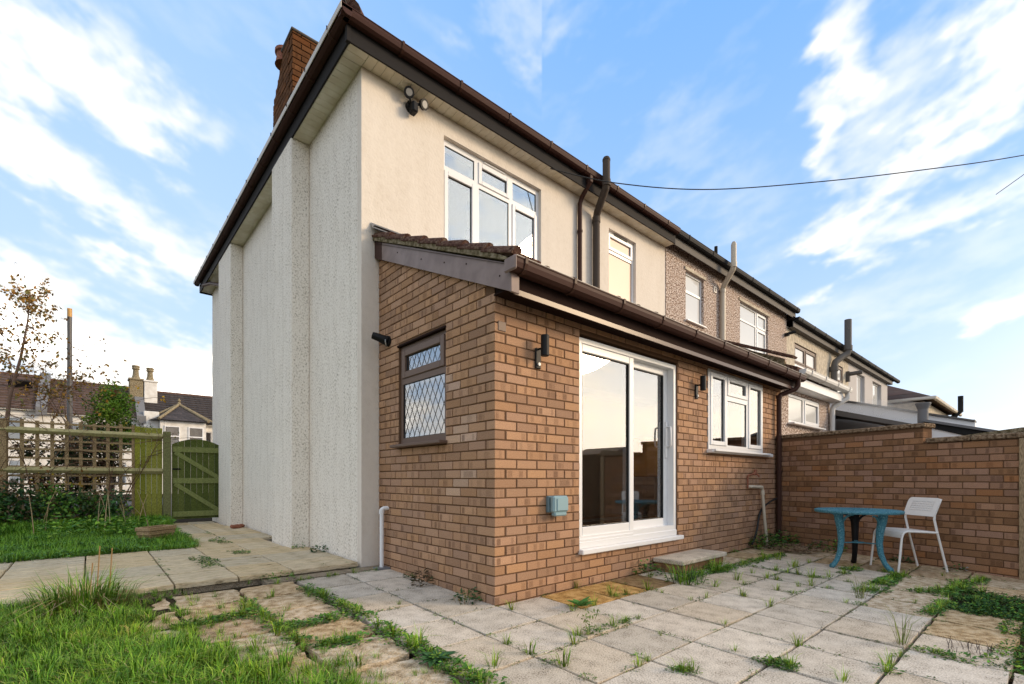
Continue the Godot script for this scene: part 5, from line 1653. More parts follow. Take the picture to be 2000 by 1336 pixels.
# ---------- garden furniture ----------
func furniture() -> void:
	var c := v3(4.20, gy(1.36), 1.36)
	var t := thing("round_table", "weathered blue round metal garden table on three splayed legs", "table", c)
	var top := 0.655
	var b := MB.new()
	# openwork top: rim, rings and spokes
	b.lathe([Vector2(0.385, top - 0.035), Vector2(0.41, top - 0.034), Vector2(0.418, top - 0.02), Vector2(0.414, top - 0.004), Vector2(0.40, top), Vector2(0.385, top - 0.004), Vector2(0.385, top - 0.035)], c, 48)
	part(t, "rim", b, M.table)
	b = MB.new()
	for k in 36:
		var a := TAU * k / 36
		b.bar(c + v3(cos(a) * 0.06, top - 0.010, sin(a) * 0.06), c + v3(cos(a + 0.32) * 0.386, top - 0.009, sin(a + 0.32) * 0.386), 0.014, 0.010, 0.002)
		b.bar(c + v3(cos(a) * 0.06, top - 0.011, sin(a) * 0.06), c + v3(cos(a - 0.32) * 0.386, top - 0.0105, sin(a - 0.32) * 0.386), 0.014, 0.010, 0.002)
	for r in [0.06, 0.16, 0.27]:
		b.lathe([Vector2(r, top - 0.02), Vector2(r + 0.02, top - 0.02), Vector2(r + 0.02, top - 0.003), Vector2(r, top - 0.003), Vector2(r, top - 0.02)], c, 36)
	part(t, "lattice", b, M.table)
	var feet := [v3(3.955, gy(1.18), 1.18), v3(4.466, gy(1.265), 1.265), v3(4.172, gy(1.648), 1.648)]
	var mid: Vector3 = (feet[0] + feet[1] + feet[2]) / 3.0
	for f in feet:
		b = MB.new()
		var d: Vector3 = (f - mid); d.y = 0; d = d.normalized()
		var side := d.cross(Vector3.UP)
		# cabriole leg: out at the top, in, then out to the foot
		var pts := [[0.235, top - 0.04, 0.036], [0.225, top - 0.12, 0.034], [0.205, 0.42, 0.029], [0.20, 0.30, 0.025], [0.215, 0.18, 0.022], [0.25, 0.085, 0.020], [0.285, 0.035, 0.021], [0.31, 0.018, 0.024], [0.325, 0.02, 0.018]]
		var path := []; var rad := []
		for q in pts:
			path.append(v3(mid.x, f.y, mid.z) + d * q[0] * 1.0 + Vector3.UP * q[1]); rad.append(q[2] * 1.3)
		b.tube(path, rad, 10)
		# curved brackets beside the leg head
		for s in [-1.0, 1.0]:
			var br := []
			for k in 7:
				var an := PI / 2 * k / 6.0
				br.append(v3(mid.x, f.y, mid.z) + d * (0.215 - 0.02 * k / 6.0) + side * s * (0.02 + 0.15 * (1.0 - cos(an))) + Vector3.UP * (top - 0.20 + 0.15 * sin(an)))
			b.tube(br, [0.014, 0.014, 0.013, 0.013, 0.012, 0.011, 0.010], 8)
		var lg := part(t, "leg", b, M.black if f == feet[1] else M.table)  # rear leg coloured black, the other two blue
		if f == feet[1]: lg.set_meta("label", "black rear leg")
	b = MB.new()
	for f in feet:
		var d: Vector3 = f - mid; d.y = 0; d = d.normalized()
		b.bar(v3(mid.x, 0.25, mid.z), v3(mid.x, 0.25, mid.z) + d * 0.20, 0.03, 0.010, 0.002)
	b.lathe([Vector2(0, 0.245), Vector2(0.06, 0.245), Vector2(0.06, 0.256), Vector2(0, 0.256)], v3(mid.x, 0, mid.z), 16)
	part(t, "stretcher", b, M.table)
	# chair
	var fl := v3(4.494, gy(1.438), 1.438); var fr := v3(4.218, gy(1.715), 1.715); var bl := v3(4.874, gy(1.795), 1.795); var brr := v3(4.661, gy(2.049), 2.049)
	var ch := thing("white_chair", "white metal chair with perforated back, drawn up to the blue table", "chair", (fl + fr + bl + brr) / 4.0)
	var fwd := ((fl + fr) - (bl + brr)).normalized(); fwd.y = 0; fwd = fwd.normalized()
	var sd := fwd.cross(Vector3.UP).normalized()
	var cc := (fl + fr + bl + brr) / 4.0
	var P := func(x: float, y: float, z: float) -> Vector3: return v3(cc.x, -0.043, cc.z) + sd * x + Vector3.UP * y + fwd * z
	for s in [-1.0, 1.0]:
		b = MB.new()
		var path := [P.call(s * 0.195, 0.0, 0.275), P.call(s * 0.190, 0.36, 0.235), P.call(s * 0.19, 0.405, 0.225), P.call(s * 0.19, 0.43, 0.205), P.call(s * 0.19, 0.440, 0.175), P.call(s * 0.19, 0.438, 0.10), P.call(s * 0.19, 0.425, -0.16)]
		b.tube(path, 0.0115, 10)
		part(ch, "front_leg", b, M.chair)
		b = MB.new()
		b.tube([P.call(s * 0.185, 0.0, -0.275), P.call(s * 0.185, 0.42, -0.165), P.call(s * 0.185, 0.57, -0.130), P.call(s * 0.185, 0.62, -0.135), P.call(s * 0.185, 0.79, -0.205)], 0.0115, 10)
		part(ch, "back_leg", b, M.chair)
	# seat: thin shell that rolls down at the front
	b = MB.new()
	var prof := [Vector2(-0.17, 0.435), Vector2(-0.10, 0.438), Vector2(0.05, 0.444), Vector2(0.15, 0.449), Vector2(0.195, 0.445), Vector2(0.222, 0.43), Vector2(0.236, 0.405), Vector2(0.243, 0.375)]
	for k in prof.size() - 1:
		var p: Vector2 = prof[k]; var q: Vector2 = prof[k + 1]
		b.quad(P.call(-0.18, p.y, p.x), P.call(-0.18, q.y, q.x), P.call(0.18, q.y, q.x), P.call(0.18, p.y, p.x))
		b.quad(P.call(0.18, p.y - 0.006, p.x), P.call(0.18, q.y - 0.006, q.x - 0.004), P.call(-0.18, q.y - 0.006, q.x - 0.004), P.call(-0.18, p.y - 0.006, p.x))
		for s in [-1.0, 1.0]:
			b.quad(P.call(s * 0.18, p.y - 0.006, p.x), P.call(s * 0.18, q.y - 0.006, q.x), P.call(s * 0.18, q.y, q.x), P.call(s * 0.18, p.y, p.x))
	part(ch, "seat", b, M.chair)
	# back: plate with five rows of square holes, bent back and rounded at its top corners
	b = MB.new()
	var o: Vector3 = P.call(-0.205, 0.60, -0.118)
	var upv: Vector3 = (P.call(0, 0.80, -0.20) - P.call(0, 0.60, -0.118)).normalized()
	var holes := []
	for r in 5:
		for k in 14:
			holes.append([0.065 + k * 0.0205, 0.055 + r * 0.026, 0.065 + k * 0.0205 + 0.010, 0.055 + r * 0.026 + 0.012])
	b.xf = Transform3D(Basis(sd, upv, sd.cross(upv)), o)
	b.plate(0.045, 0.0, 0.365, 0.215, -0.006, 0.006, holes)
	for s in 2:
		var ex := 0.045 if s == 0 else 0.365
		var dirx := -1.0 if s == 0 else 1.0
		var pg := PackedVector2Array([Vector2(ex, 0.0), Vector2(ex + dirx * 0.035, 0.0), Vector2(ex + dirx * 0.042, 0.16)])
		for k in 5:
			var an := PI / 2 * k / 4.0
			pg.append(Vector2(ex + dirx * (0.0 + 0.042 * cos(an)), 0.165 + 0.05 * sin(an)))
		b.prism(pg, -0.0062, 0.0062)
	part(ch, "backrest", b, M.chair)

# ---------- fittings on the walls ----------
func fittings() -> void:
	# up-lighters on the brickwork
	for q in [[0.445, 1.985, "black cylinder wall light left of the sliding door"], [3.09, 2.03, "black cylinder wall light between sliding door and kitchen window"]]:
		var x: float = q[0]; var y: float = q[1]
		var t := thing("wall_light", q[2], "wall light", v3(x, y, 0.007), "black cylinder lights on the brick wall")
		var b := MB.new()
		b.cbox(v3(x - 0.03, y - 0.11, 0.008), v3(x + 0.03, y + 0.06, 0.028), 0.006)
		b.tube([v3(x, y + 0.05, 0.02), v3(x, y + 0.05, 0.07)], 0.009, 8)
		part(t, "bracket", b, M.black)
		b = MB.new()
		b.lathe([Vector2(0.0, -0.02), Vector2(0.030, -0.02), Vector2(0.034, -0.016), Vector2(0.034, 0.146), Vector2(0.031, 0.15), Vector2(0.028, 0.14), Vector2(0, 0.14)], v3(x, y, 0.10), 20)
		part(t, "cylinder", b, M.black)
		b = MB.new()
		b.tube([v3(x, y - 0.075, 0.025), v3(x, y - 0.075, 0.040)], 0.014, 10)
		part(t, "sensor", b, M.steel)
	# camera on the extension's side wall
	var t := thing("security_camera", "small black dome security camera on the brick side beside the cream corner", "camera", v3(0, 2.39, -1.72))
	var b := MB.new()
	b.tube([v3(-0.007, 2.39, -1.72), v3(-0.03, 2.39, -1.72)], 0.055, 18)
	part(t, "base", b, M.black)
	b = MB.new()
	b.tube([v3(-0.03, 2.39, -1.72), v3(-0.036, 2.39, -1.725)], 0.050, 18)
	part(t, "ring", b, M.steel)
	b = MB.new()
	b.tube([v3(-0.03, 2.39, -1.72), v3(-0.06, 2.40, -1.73), v3(-0.10, 2.42, -1.755), v3(-0.135, 2.43, -1.78)], [0.046, 0.046, 0.04, 0.032], 16)
	b.tube([v3(-0.10, 2.42, -1.755), v3(-0.15, 2.44, -1.79)], [0.041, 0.036], 16)
	part(t, "body", b, M.black)
	# twin floodlight under the eaves
	t = thing("twin_floodlight", "black twin head floodlight camera high on the cream rear wall", "floodlight", v3(0.37, 5.13, -1.95))
	b = MB.new()
	b.tube([v3(0.37, 5.13, -1.95), v3(0.37, 5.13, -1.91)], 0.06, 18)
	b.cbox(v3(0.335, 5.02, -1.92), v3(0.405, 5.14, -1.82), 0.015)
	b.tube([v3(0.37, 5.14, -1.90), v3(0.30, 5.19, -1.86)], 0.014, 8)
	b.tube([v3(0.37, 5.14, -1.90), v3(0.47, 5.17, -1.86)], 0.014, 8)
	part(t, "body", b, M.black)
	for q in [[v3(0.295, 5.20, -1.84), v3(-0.25, -0.35, 0.9)], [v3(0.485, 5.165, -1.84), v3(0.2, -0.35, 0.92)]]:
		var d: Vector3 = q[1].normalized(); var p: Vector3 = q[0]
		b = MB.new()
		b.tube([p - d * 0.03, p - d * 0.025, p + d * 0.012], [0.03, 0.052, 0.056], 20)
		part(t, "lamp_head", b, M.black)
		b = MB.new()
		b.tube([p + d * 0.0125, p + d * 0.016], 0.036, 18)
		part(t, "lens", b, M.lens)
	# outdoor socket
	t = thing("outdoor_socket", "grey blue weatherproof socket box on the brickwork left of the door", "socket", v3(0.64, 0.74, 0.007))
	b = MB.new()
	b.cbox(v3(0.545, 0.685, 0.008), v3(0.72, 0.825, 0.045), 0.008)
	part(t, "back_box", b, M.socket_dark)
	b = MB.new()
	b.cbox(v3(0.55, 0.685, 0.049), v3(0.735, 0.825, 0.10), 0.014)
	b.cbox(v3(0.585, 0.70, 0.098), v3(0.722, 0.805, 0.108), 0.006)
	part(t, "lid", b, M.socket)
	b = MB.new()
	b.cbox(v3(0.57, 0.655, 0.047), v3(0.72, 0.69, 0.096), 0.010)
	part(t, "cable_entry", b, M.socket)
	b = MB.new()
	b.cbox(v3(0.025, 2.11, 0.0075), v3(0.105, 2.185, 0.014), 0.003)
	one("blanking_plate", "small brown blanking plate on the brick corner below the lean-to eaves", "plate", b, M.brown_frame)
	# pipes
	b = MB.new()
	b.tube([v3(0.0, 0.665, -1.74), v3(-0.05, 0.665, -1.745), v3(-0.065, 0.655, -1.75), v3(-0.07, 0.63, -1.75), v3(-0.07, 0.045, -1.75)], 0.022, 12)
	b.tube([v3(-0.07, 0.655, -1.75), v3(-0.07, 0.61, -1.75)], 0.027, 12)
	one("white_waste_pipe", "white waste pipe running down the brick side next to the cream corner", "pipe", b, M.white)
	b = MB.new()
	b.cbox(v3(-0.14, 0.035, -1.82), v3(0.0, 0.06, -1.68), 0.01)
	one("drain_grate", "small grey drain grate under the white waste pipe", "drain", b, M.lead)
	b = MB.new()
	b.tube([v3(4.54, 0.86, 0.0), v3(4.54, 0.86, 0.05), v3(4.56, 0.86, 0.06), v3(4.86, 0.85, 0.06), v3(4.90, 0.845, 0.06), v3(4.92, 0.83, 0.06), v3(4.925, 0.79, 0.06), v3(4.96, 0.4, 0.075), v3(5.02, -0.01, 0.09)], 0.021, 12)
	b.tube([v3(4.925, 0.80, 0.06), v3(4.928, 0.74, 0.062)], 0.027, 12)
	b.tube([v3(4.84, 0.852, 0.06), v3(4.90, 0.846, 0.06)], 0.026, 12)
	one("cream_waste_pipe", "cream plastic waste pipe on the brickwork below the kitchen window", "pipe", b, M.cream_pipe)
	b = MB.new()
	b.tube([v3(4.50, 0.84, 0.03), v3(4.50, 1.0, 0.03), v3(4.51, 1.02, 0.035), v3(4.60, 1.03, 0.05), v3(4.66, 1.06, 0.07)], 0.012, 8)
	b.tube([v3(4.60, 1.03, 0.04), v3(4.60, 1.03, 0.12), v3(4.60, 1.0, 0.14)], 0.013, 8)
	b.cbox(v3(4.64, 1.05, 0.05), v3(4.72, 1.10, 0.07), 0.006)
	one("garden_tap", "old brass garden tap on the brickwork above the cream waste pipe", "tap", b, M.terracotta)
	b = MB.new()
	var hp := []
	for k in 13:
		var s := k / 12.0
		hp.append(v3(4.60 + 0.88 * s - 0.10 * sin(s * PI), 0.05 + 0.62 * sin(s * PI / 2), 0.045 + 0.02 * sin(s * 9)))
	b.tube(hp, 0.014, 8)
	one("black_hose", "black hose curving out of the weeds to the brown rainwater pipe", "hose", b, M.black_rub)
	# planter and odds and ends
	t = thing("trough_planter", "small ribbed tan trough planter in the grass beside the path", "planter", v3(-1.62, 0.08, -5.58))
	b = MB.new()
	b.xf = Transform3D(Basis(Vector3.UP, 0.72), v3(-1.62, 0.07, -5.58))
	for k in 4:
		var w := 0.19 + 0.012 * k; var d := 0.085 + 0.010 * k
		var h0 := 0.058 * k; var h1 := h0 + 0.053
		b.cbox(v3(-w, h0, d - 0.02), v3(w, h1, d), 0.006); b.cbox(v3(-w, h0, -d), v3(w, h1, -d + 0.02), 0.006)
		b.cbox(v3(-w, h0, -d + 0.02), v3(-w + 0.02, h1, d - 0.02), 0.006); b.cbox(v3(w - 0.02, h0, -d + 0.02), v3(w, h1, d - 0.02), 0.006)
	part(t, "trough", b, M.trough)
	b = MB.new()
	b.xf = Transform3D(Basis(Vector3.UP, 0.72), v3(-1.62, 0.07, -5.58))
	b.box(v3(-0.18, 0.01, -0.075), v3(0.18, 0.20, 0.075))
	part(t, "compost", b, M.soil)
	b = MB.new()
	for k in 3:
		b.xf = Transform3D(Basis.from_euler(v3(rr(-0.4, 0.4), rr(0, 3), rr(-0.3, 0.3))), v3(-0.30 - 0.05 * k, 0.125, -6.80 + 0.06 * k))
		b.cbox(v3(-0.09, -0.03, -0.05), v3(0.09, 0.03, 0.05), 0.02)
	one("broken_pot", "broken terracotta pieces on the path at the foot of the far breast", "pot", b, M.terracotta)
	b = MB.new()
	for k in 46:
		b.xf = Transform3D(Basis.from_euler(v3(rr(-0.25, 0.25), rr(0, 6.28), rr(-0.25, 0.25))), v3(4.55 + rr(-0.1, 0.65), 0.012 + rr(0, 0.02), 0.32 + rr(-0.15, 0.42)))
		var l := rr(0.04, 0.17)
		b.cbox(v3(-l, -0.005, -0.012), v3(l, 0.008, 0.014), 0.003)
	one("wood_debris", "flattened litter of bark and wood scraps at the foot of the garden wall", "debris", b, M.coping)

func cables() -> void:
	var cv := Curve3D.new()
	for p in [v3(2.446, 5.257, -1.77), v3(3.192, 5.121, -1.246), v3(4.307, 5.119, -0.464), v3(5.739, 5.35, 0.542), v3(7.114, 5.643, 1.507), v3(8.563, 6.001, 2.525), v3(11.4, 6.85, 4.5)]: cv.add_point(p)
	for k in range(1, 6):
		var tn := (cv.get_point_position(k + 1) - cv.get_point_position(k - 1)) / 6.0
		cv.set_point_in(k, -tn); cv.set_point_out(k, tn)
	var b := MB.new()
	var pts := []
	for k in 61: pts.append(cv.sample_baked(cv.get_baked_length() * k / 60.0, true))
	b.tube(pts, 0.007, 6)
	one("overhead_cable", "thin overhead cable from the eaves across the sky to the right", "cable", b, M.black_rub)
	b = MB.new()
	pts = []
	for k in 9:
		var s := k / 8.0
		pts.append(v3(10.571 - s * 0.09, 6.366 + 0.30 * s, 2.102 + 0.60 * s))
	b.tube(pts, 0.006, 6)
	one("loose_wire", "short curved wire end against the sky at the right edge", "cable", b, M.black_rub)

# ---------- plants ----------
func blade(b: MB, p: Vector3, yaw: float, l: float, w: float, lean: float, c: Color) -> void:
	var d := v3(cos(yaw), 0, sin(yaw)); var s := v3(-sin(yaw), 0, cos(yaw)) * w
	var m := p + d * l * lean * 0.3 + Vector3.UP * l * 0.55
	var t := p + d * l * lean + Vector3.UP * l * sqrt(maxf(0.05, 1.0 - lean * lean * 0.8))
	b.col = c
	var n := (d * -0.4 + Vector3.UP).normalized()
	var k := b.vert(p - s, n, Vector2(0, 0)); b.vert(p + s, n, Vector2(1, 0)); b.vert(m + s * 0.8, n, Vector2(1, 0.5)); b.vert(m - s * 0.8, n, Vector2(0, 0.5)); b.vert(t, n, Vector2(0.5, 1))
	b.ix.append_array([k, k + 2, k + 1, k, k + 3, k + 2, k + 3, k + 4, k + 2])

func leaf(b: MB, p: Vector3, d: Vector3, n: Vector3, l: float, w: float, c: Color) -> void:
	var s := d.cross(n).normalized() * w / 2.0
	n = s.cross(d).normalized()
	b.col = c
	var m := p + d * l * 0.5
	var k := b.vert(p, n, Vector2(0.5, 0)); b.vert(m + s + n * w * 0.12, n, Vector2(1, 0.5)); b.vert(p + d * l - n * l * 0.12, n, Vector2(0.5, 1)); b.vert(m - s + n * w * 0.12, n, Vector2(0, 0.5))
	b.ix.append_array([k, k + 2, k + 1, k, k + 3, k + 2])

func rdir() -> Vector3:
	var y := rr(-1, 1); var a := rr(0, TAU); var r := sqrt(1 - y * y)
	return v3(cos(a) * r, y, sin(a) * r)

func tint(c: Color, v: float) -> Color:
	var k := rr(1 - v, 1 + v)
	return Color(c.r * k * rr(0.9, 1.1), c.g * k, c.b * k * rr(0.85, 1.15))

func tuft(n: int, spread: float, l: float, w: float, cols: Array, lean := 0.55) -> MB:
	var b := MB.new()
	for k in n:
		var a := rr(0, TAU); var r := spread * sqrt(rng.randf())
		blade(b, v3(cos(a) * r, -0.005, sin(a) * r), a + rr(-0.9, 0.9), l * rr(0.45, 1.15), w * rr(0.7, 1.3), rr(0.05, lean) + lean * 0.4 * r / maxf(spread, 0.001), tint(cols[rng.randi() % cols.size()], 0.2))
	return b

# low mat of small leaves
func mat_of_leaves(n: int, r: float, h: float, l: float, cols: Array) -> MB:
	var b := MB.new()
	for k in n:
		var a := rr(0, TAU); var q := r * sqrt(rng.randf())
		var y := h * rng.randf() * (1.0 - 0.6 * q / r)
		var d := v3(cos(a + rr(-1, 1)), rr(-0.1, 0.6), sin(a + rr(-1, 1))).normalized()
		leaf(b, v3(cos(a) * q, y, sin(a) * q), d, (Vector3.UP + rdir() * 0.5).normalized(), l * rr(0.6, 1.3), l * rr(0.4, 0.7), tint(cols[rng.randi() % cols.size()], 0.22))
	return b

# round which leaves fill a volume in clumps
func foliage(n: int, c: Vector3, r: Vector3, clumps: int, cr: float, l: float, cols: Array, b: MB = null) -> MB:
	if b == null: b = MB.new()
	var cs := []
	for k in clumps:
		var d := rdir() * pow(rng.randf(), 0.4)
		cs.append([c + d * r, cr * rr(0.6, 1.3), cols[rng.randi() % cols.size()]])
	for k in n:
		var q: Array = cs[rng.randi() % clumps]
		var d := rdir() * pow(rng.randf(), 0.5)
		var p: Vector3 = q[0] + d * q[1]
		leaf(b, p, (d + rdir() * 0.8).normalized(), (d + Vector3.UP * 0.6 + rdir() * 0.5).normalized(), l * rr(0.6, 1.4), l * rr(0.4, 0.75), tint(q[2], 0.25))
	return b

func copies(called: String, mb: MB, list: Array, m: Material) -> MultiMeshInstance3D:
	var mm := MultiMesh.new()
	mm.transform_format = MultiMesh.TRANSFORM_3D
	mm.use_colors = true
	mm.mesh = mb.mesh()
	mm.instance_count = list.size()
	for k in list.size():
		mm.set_instance_transform(k, list[k][0]); mm.set_instance_color(k, list[k][1])
	var o := MultiMeshInstance3D.new()
	o.name = numbered(self, called)
	o.multimesh = mm; o.material_override = m
	add_child(o)
	o.set_meta("kind", "stuff")
	return o

func spot(p: Vector3, s: float, c := Color(1, 1, 1), ys := 1.0) -> Array:
	var b := Basis(Vector3.UP, rr(0, TAU)).scaled(v3(s, s * ys, s))
	b = Basis(v3(rr(-1, 1), 0, rr(-1, 1)).normalized(), rr(0, 0.15)) * b
	return [Transform3D(b, p), c]

var GREEN := [Color(0.16, 0.34, 0.025), Color(0.22, 0.42, 0.035), Color(0.09, 0.22, 0.022), Color(0.29, 0.44, 0.06)]
var WEED := [Color(0.09, 0.22, 0.035), Color(0.13, 0.28, 0.045), Color(0.06, 0.15, 0.035), Color(0.19, 0.29, 0.04)]
var DARKG := [Color(0.04, 0.11, 0.035), Color(0.06, 0.15, 0.035), Color(0.07, 0.12, 0.045), Color(0.03, 0.075, 0.03)]
var STRAW := [Color(0.42, 0.30, 0.14), Color(0.50, 0.38, 0.2), Color(0.33, 0.22, 0.10), Color(0.12, 0.2, 0.03)]

func plant(called: String, label: String, category: String, at: Vector3, mb: MB) -> void:
	for k in mb.v.size(): mb.v[k] += Vector3.ZERO
	var o := put(self, called, mb.mesh(), M.leaf)
	o.position = at
	tag(o, label, category)

func plants() -> void:
	rng.seed = 99
	# the near lawn: long grass that creeps over the paving
	var edge := func(z: float) -> float:
		if z < -1.2: return -2.1
		if z < 0.05: return lerpf(-2.1, -1.62, (z + 1.2) / 1.25)
		return lerpf(-1.62, -1.30, minf(1.0, (z - 0.05) / 0.9))
	var nf := FastNoiseLite.new(); nf.seed = 31; nf.frequency = 0.9
	var lists := [[], [], []]
	for k in 15000:
		var x := rr(-7.0, -0.85); var z := rr(-2.0, 3.2)
		var e: float = edge.call(z) + 0.22 * nf.get_noise_2d(x * 3, z * 3)
		var over: float = x - e
		if over > 0.0 and rng.randf() > exp(-over * 7.0): continue
		if v3(x + 2.325, 0, z - 2.835).length() < 1.1: continue
		var v := nf.get_noise_2d(x, z)
		var s := (0.82 + 0.4 * v) * rr(0.7, 1.2) * (0.55 if over > -0.12 else 1.0)
		var c := Color(1, 1, 1).lerp(Color(1.5, 1.2, 0.9), clampf(nf.get_noise_2d(x * 2 + 40, z * 2) * 1.5, 0, 1)) * rr(0.75, 1.15)
		lists[rng.randi() % 3].append(spot(v3(x, gy(z) + (0.0 if over > -0.15 else 0.01), z), s, c))
	for k in 3: copies("grass", tuft(24, 0.05, 0.135, 0.0026, GREEN + ([Color(0.42, 0.36, 0.14)] if k == 1 else []), 0.85), lists[k], M.leaf)
	# the lawn beyond the walkway
	lists = [[], [], []]
	for k in 15000:
		var z := rr(-8.75, -4.35); var x := rr(-7.5, -1.25)
		if x > -1.25 - 0.15 * absf(nf.get_noise_2d(x * 4, z * 4)): continue
		var v := nf.get_noise_2d(x * 1.3, z * 1.3)
		var far := smoothstep(-6.4, -8.6, z)
		var c := Color(1.0, 1.0, 1.0).lerp(Color(0.7, 0.75, 1.0), clampf(v * 1.4, 0, 1)) * rr(0.75, 1.2)
		lists[rng.randi() % 3].append(spot(v3(x, 0.07 + 0.05 * far, z), (0.85 + 0.4 * v + 0.5 * far) * rr(0.7, 1.2), c))
	for k in 2: copies("grass", tuft(22, 0.07, 0.15, 0.0036, GREEN, 0.8), lists[k], M.leaf)
	copies("broad_weeds", mat_of_leaves(26, 0.10, 0.14, 0.055, WEED), lists[2].slice(0, 1500), M.leaf)
	# weeds in the joints of the paving
	var tufts := []; var mats := []
	for s in [[-0.95, -1.45, -0.88, -0.30, 13, 0.9], [-0.92, -0.10, -0.90, 1.05, 14, 1.1], [-1.42, -0.42, -1.03, -0.44, 8, 1.0], [-1.32, 0.05, -1.12, 0.07, 5, 1.0], [-1.46, -1.3, -1.38, 0.05, 10, 1.0], [-1.85, -0.85, -1.45, -0.87, 6, 1.1], [0.0, 0.87, 0.60, 0.87, 5, 0.6], [0.46, 1.78, 0.53, 1.92, 4, 1.0], [3.3, 1.72, 4.08, 1.76, 11, 1.1], [3.9, 1.28, 4.0, 1.4, 3, 0.9], [3.2, 1.98, 3.62, 2.22, 5, 0.7], [2.38, 2.2, 3.0, 2.26, 7, 0.9], [3.25, 2.2, 4.1, 2.24, 9, 1.1], [3.9, 2.3, 4.6, 2.35, 6, 0.9], [2.85, 1.7, 3.05, 1.8, 3, 1.0], [0.9, 0.40, 1.4, 0.52, 3, 0.6], [2.2, 0.42, 2.95, 0.50, 10, 1.0], [2.95, 0.47, 4.4, 0.52, 14, 0.9], [3.25, 0.5, 3.2, 1.3, 6, 0.6], [-0.46, 0.47, -0.44, 1.3, 3, 0.5], [-1.1, -1.7, -0.1, -1.72, 4, 0.6], [1.4, 2.3, 1.42, 2.5, 3, 0.9], [-0.03, 1.5, 0.05, 1.6, 2, 0.6]]:
		for k in s[4] * 2:
			var t: float = (k + rr(0, 1)) / (s[4] * 2)
			var z: float = lerpf(s[1], s[3], t) + rr(-0.02, 0.02)
			mats.append(spot(v3(lerpf(s[0], s[2], t) + rr(-0.02, 0.02), gy(z) - 0.004, z), s[5] * rr(0.8, 1.5), Color(1, 1, 1) * rr(0.8, 1.3)))
			if rng.randf() < 0.5: tufts.append(spot(v3(lerpf(s[0], s[2], t), gy(z) - 0.004, z), rr(0.4, 0.9), Color(1.2, 1.1, 1) * rr(0.8, 1.2)))
	for s in [[-1.0, -5.05, -0.97, -4.55, 5, 1.4], [-1.05, -3.7, -1.0, -3.35, 5, 1.2], [-1.42, -3.35, -1.40, -2.65, 8, 1.3], [-1.8, -3.6, -1.81, -2.4, 5, 0.7], [-0.6, -2.1, -0.3, -2.02, 2, 0.5], [-1.35, -4.5, -1.25, -6.5, 9, 1.2], [-0.9, -6.5, -0.88, -5.6, 4, 0.8]]:
		for k in s[4]:
			var t: float = (k + rr(0, 1)) / s[4]
			mats.append(spot(v3(lerpf(s[0], s[2], t) + rr(-0.03, 0.03), 0.095, lerpf(s[1], s[3], t)), s[5] * rr(0.6, 1.2), Color(1, 1, 1) * rr(0.7, 1.2)))
	for p in [Vector3(-1.24, 0.8, -1.28), Vector3(-1.5, 1.1, -0.96), Vector3(-1.6, 0.9, -0.89), Vector3(-0.91, 1.0, 0.12), Vector3(-0.90, 1.3, 0.40), Vector3(-1.02, 0.5, -1.11), Vector3(0.03, 0.9, 0.16), Vector3(0.97, 1.1, 0.37), Vector3(-0.46, 1.0, 0.87), Vector3(-0.43, 1.2, 1.10), Vector3(-0.73, 1.0, 0.88), Vector3(1.37, 1.1, 0.46), Vector3(1.98, 1.0, 0.77), Vector3(2.43, 1.1, 0.78), Vector3(2.86, 0.7, 0.75), Vector3(0.5, 0.5, 1.6), Vector3(0.52, 0.8, 2.13), Vector3(0.98, 0.9, 2.23), Vector3(3.58, 1.2, 0.90), Vector3(3.33, 0.8, 1.32), Vector3(3.15, 1.1, 1.21), Vector3(2.62, 0.6, 1.26), Vector3(3.84, 0.9, 0.48), Vector3(3.95, 1.1, 0.62), Vector3(0.49, 0.5, 0.86), Vector3(1.34, 0.5, 0.88), Vector3(0.94, 0.5, 1.34), Vector3(0.41, 0.4, 1.17), Vector3(4.38, 0.5, 2.06), Vector3(-0.56, 0.5, -0.47), Vector3(-1.46, 1.0, -0.33), Vector3(-1.62, 1.1, -0.14), Vector3(1.83, 0.6, 1.10), Vector3(-1.27, 1.0, 0.42), Vector3(0.03, 0.5, 1.57), Vector3(-0.02, 0.5, 1.35)]:
		tufts.append(spot(v3(p.x, gy(p.z) - 0.003, p.z), p.y, Color(1.25, 1.1, 1.0) * rr(0.85, 1.2)))
	for k in 70:
		var i := rng.randi_range(0, 10); var j := rng.randi_range(0, 5)
		var x := 0.46 * i + (rr(-0.2, 0.2) if k % 2 else 0.0); var z := 0.03 + 0.443 * j + (0.0 if k % 2 else rr(-0.2, 0.2))
		if x > 5.4 - 0.285 * z or (x < 1.5 and rng.randf() < 0.6): continue
		tufts.append(spot(v3(x, gy(z) - 0.003, z), rr(0.35, 1.0), Color(1.3, 1.1, 0.95) * rr(0.8, 1.2)))
		if rng.randf() < 0.35: mats.append(spot(v3(x, gy(z) - 0.004, z), rr(0.6, 1.1), Color(1, 1, 1) * rr(0.8, 1.2)))
	var moss := []
	for i in range(-2, 12):
		for j in range(-5, 7):
			for k in 7:
				for q in 2:
					var dens := nf.get_noise_2d(i * 9.0 + k, j * 11.0 + q * 3.0) * 1.2 + 0.42
					if rng.randf() > dens: continue
					var f := (k + rng.randf()) / 7.0
					var x := 0.46 * i + (0.46 * f if q == 0 else 0.0); var z := 0.03 + 0.443 * j + (0.443 * f if q == 1 else 0.0)
					if x > -0.1 and z < 0.02: continue
					if x > 5.60 - 0.285 * z - 0.1 or z > 2.8 or z < -1.7: continue
					moss.append(spot(v3(x, gy(z) - 0.012, z), rr(0.22, 0.55), Color(0.75, 0.85, 0.7) * rr(0.5, 1.3)))
	copies("joint_moss", mat_of_leaves(40, 0.07, 0.05, 0.03, WEED + [Color(0.11, 0.10, 0.04), Color(0.10, 0.16, 0.05)]), moss, M.leaf)
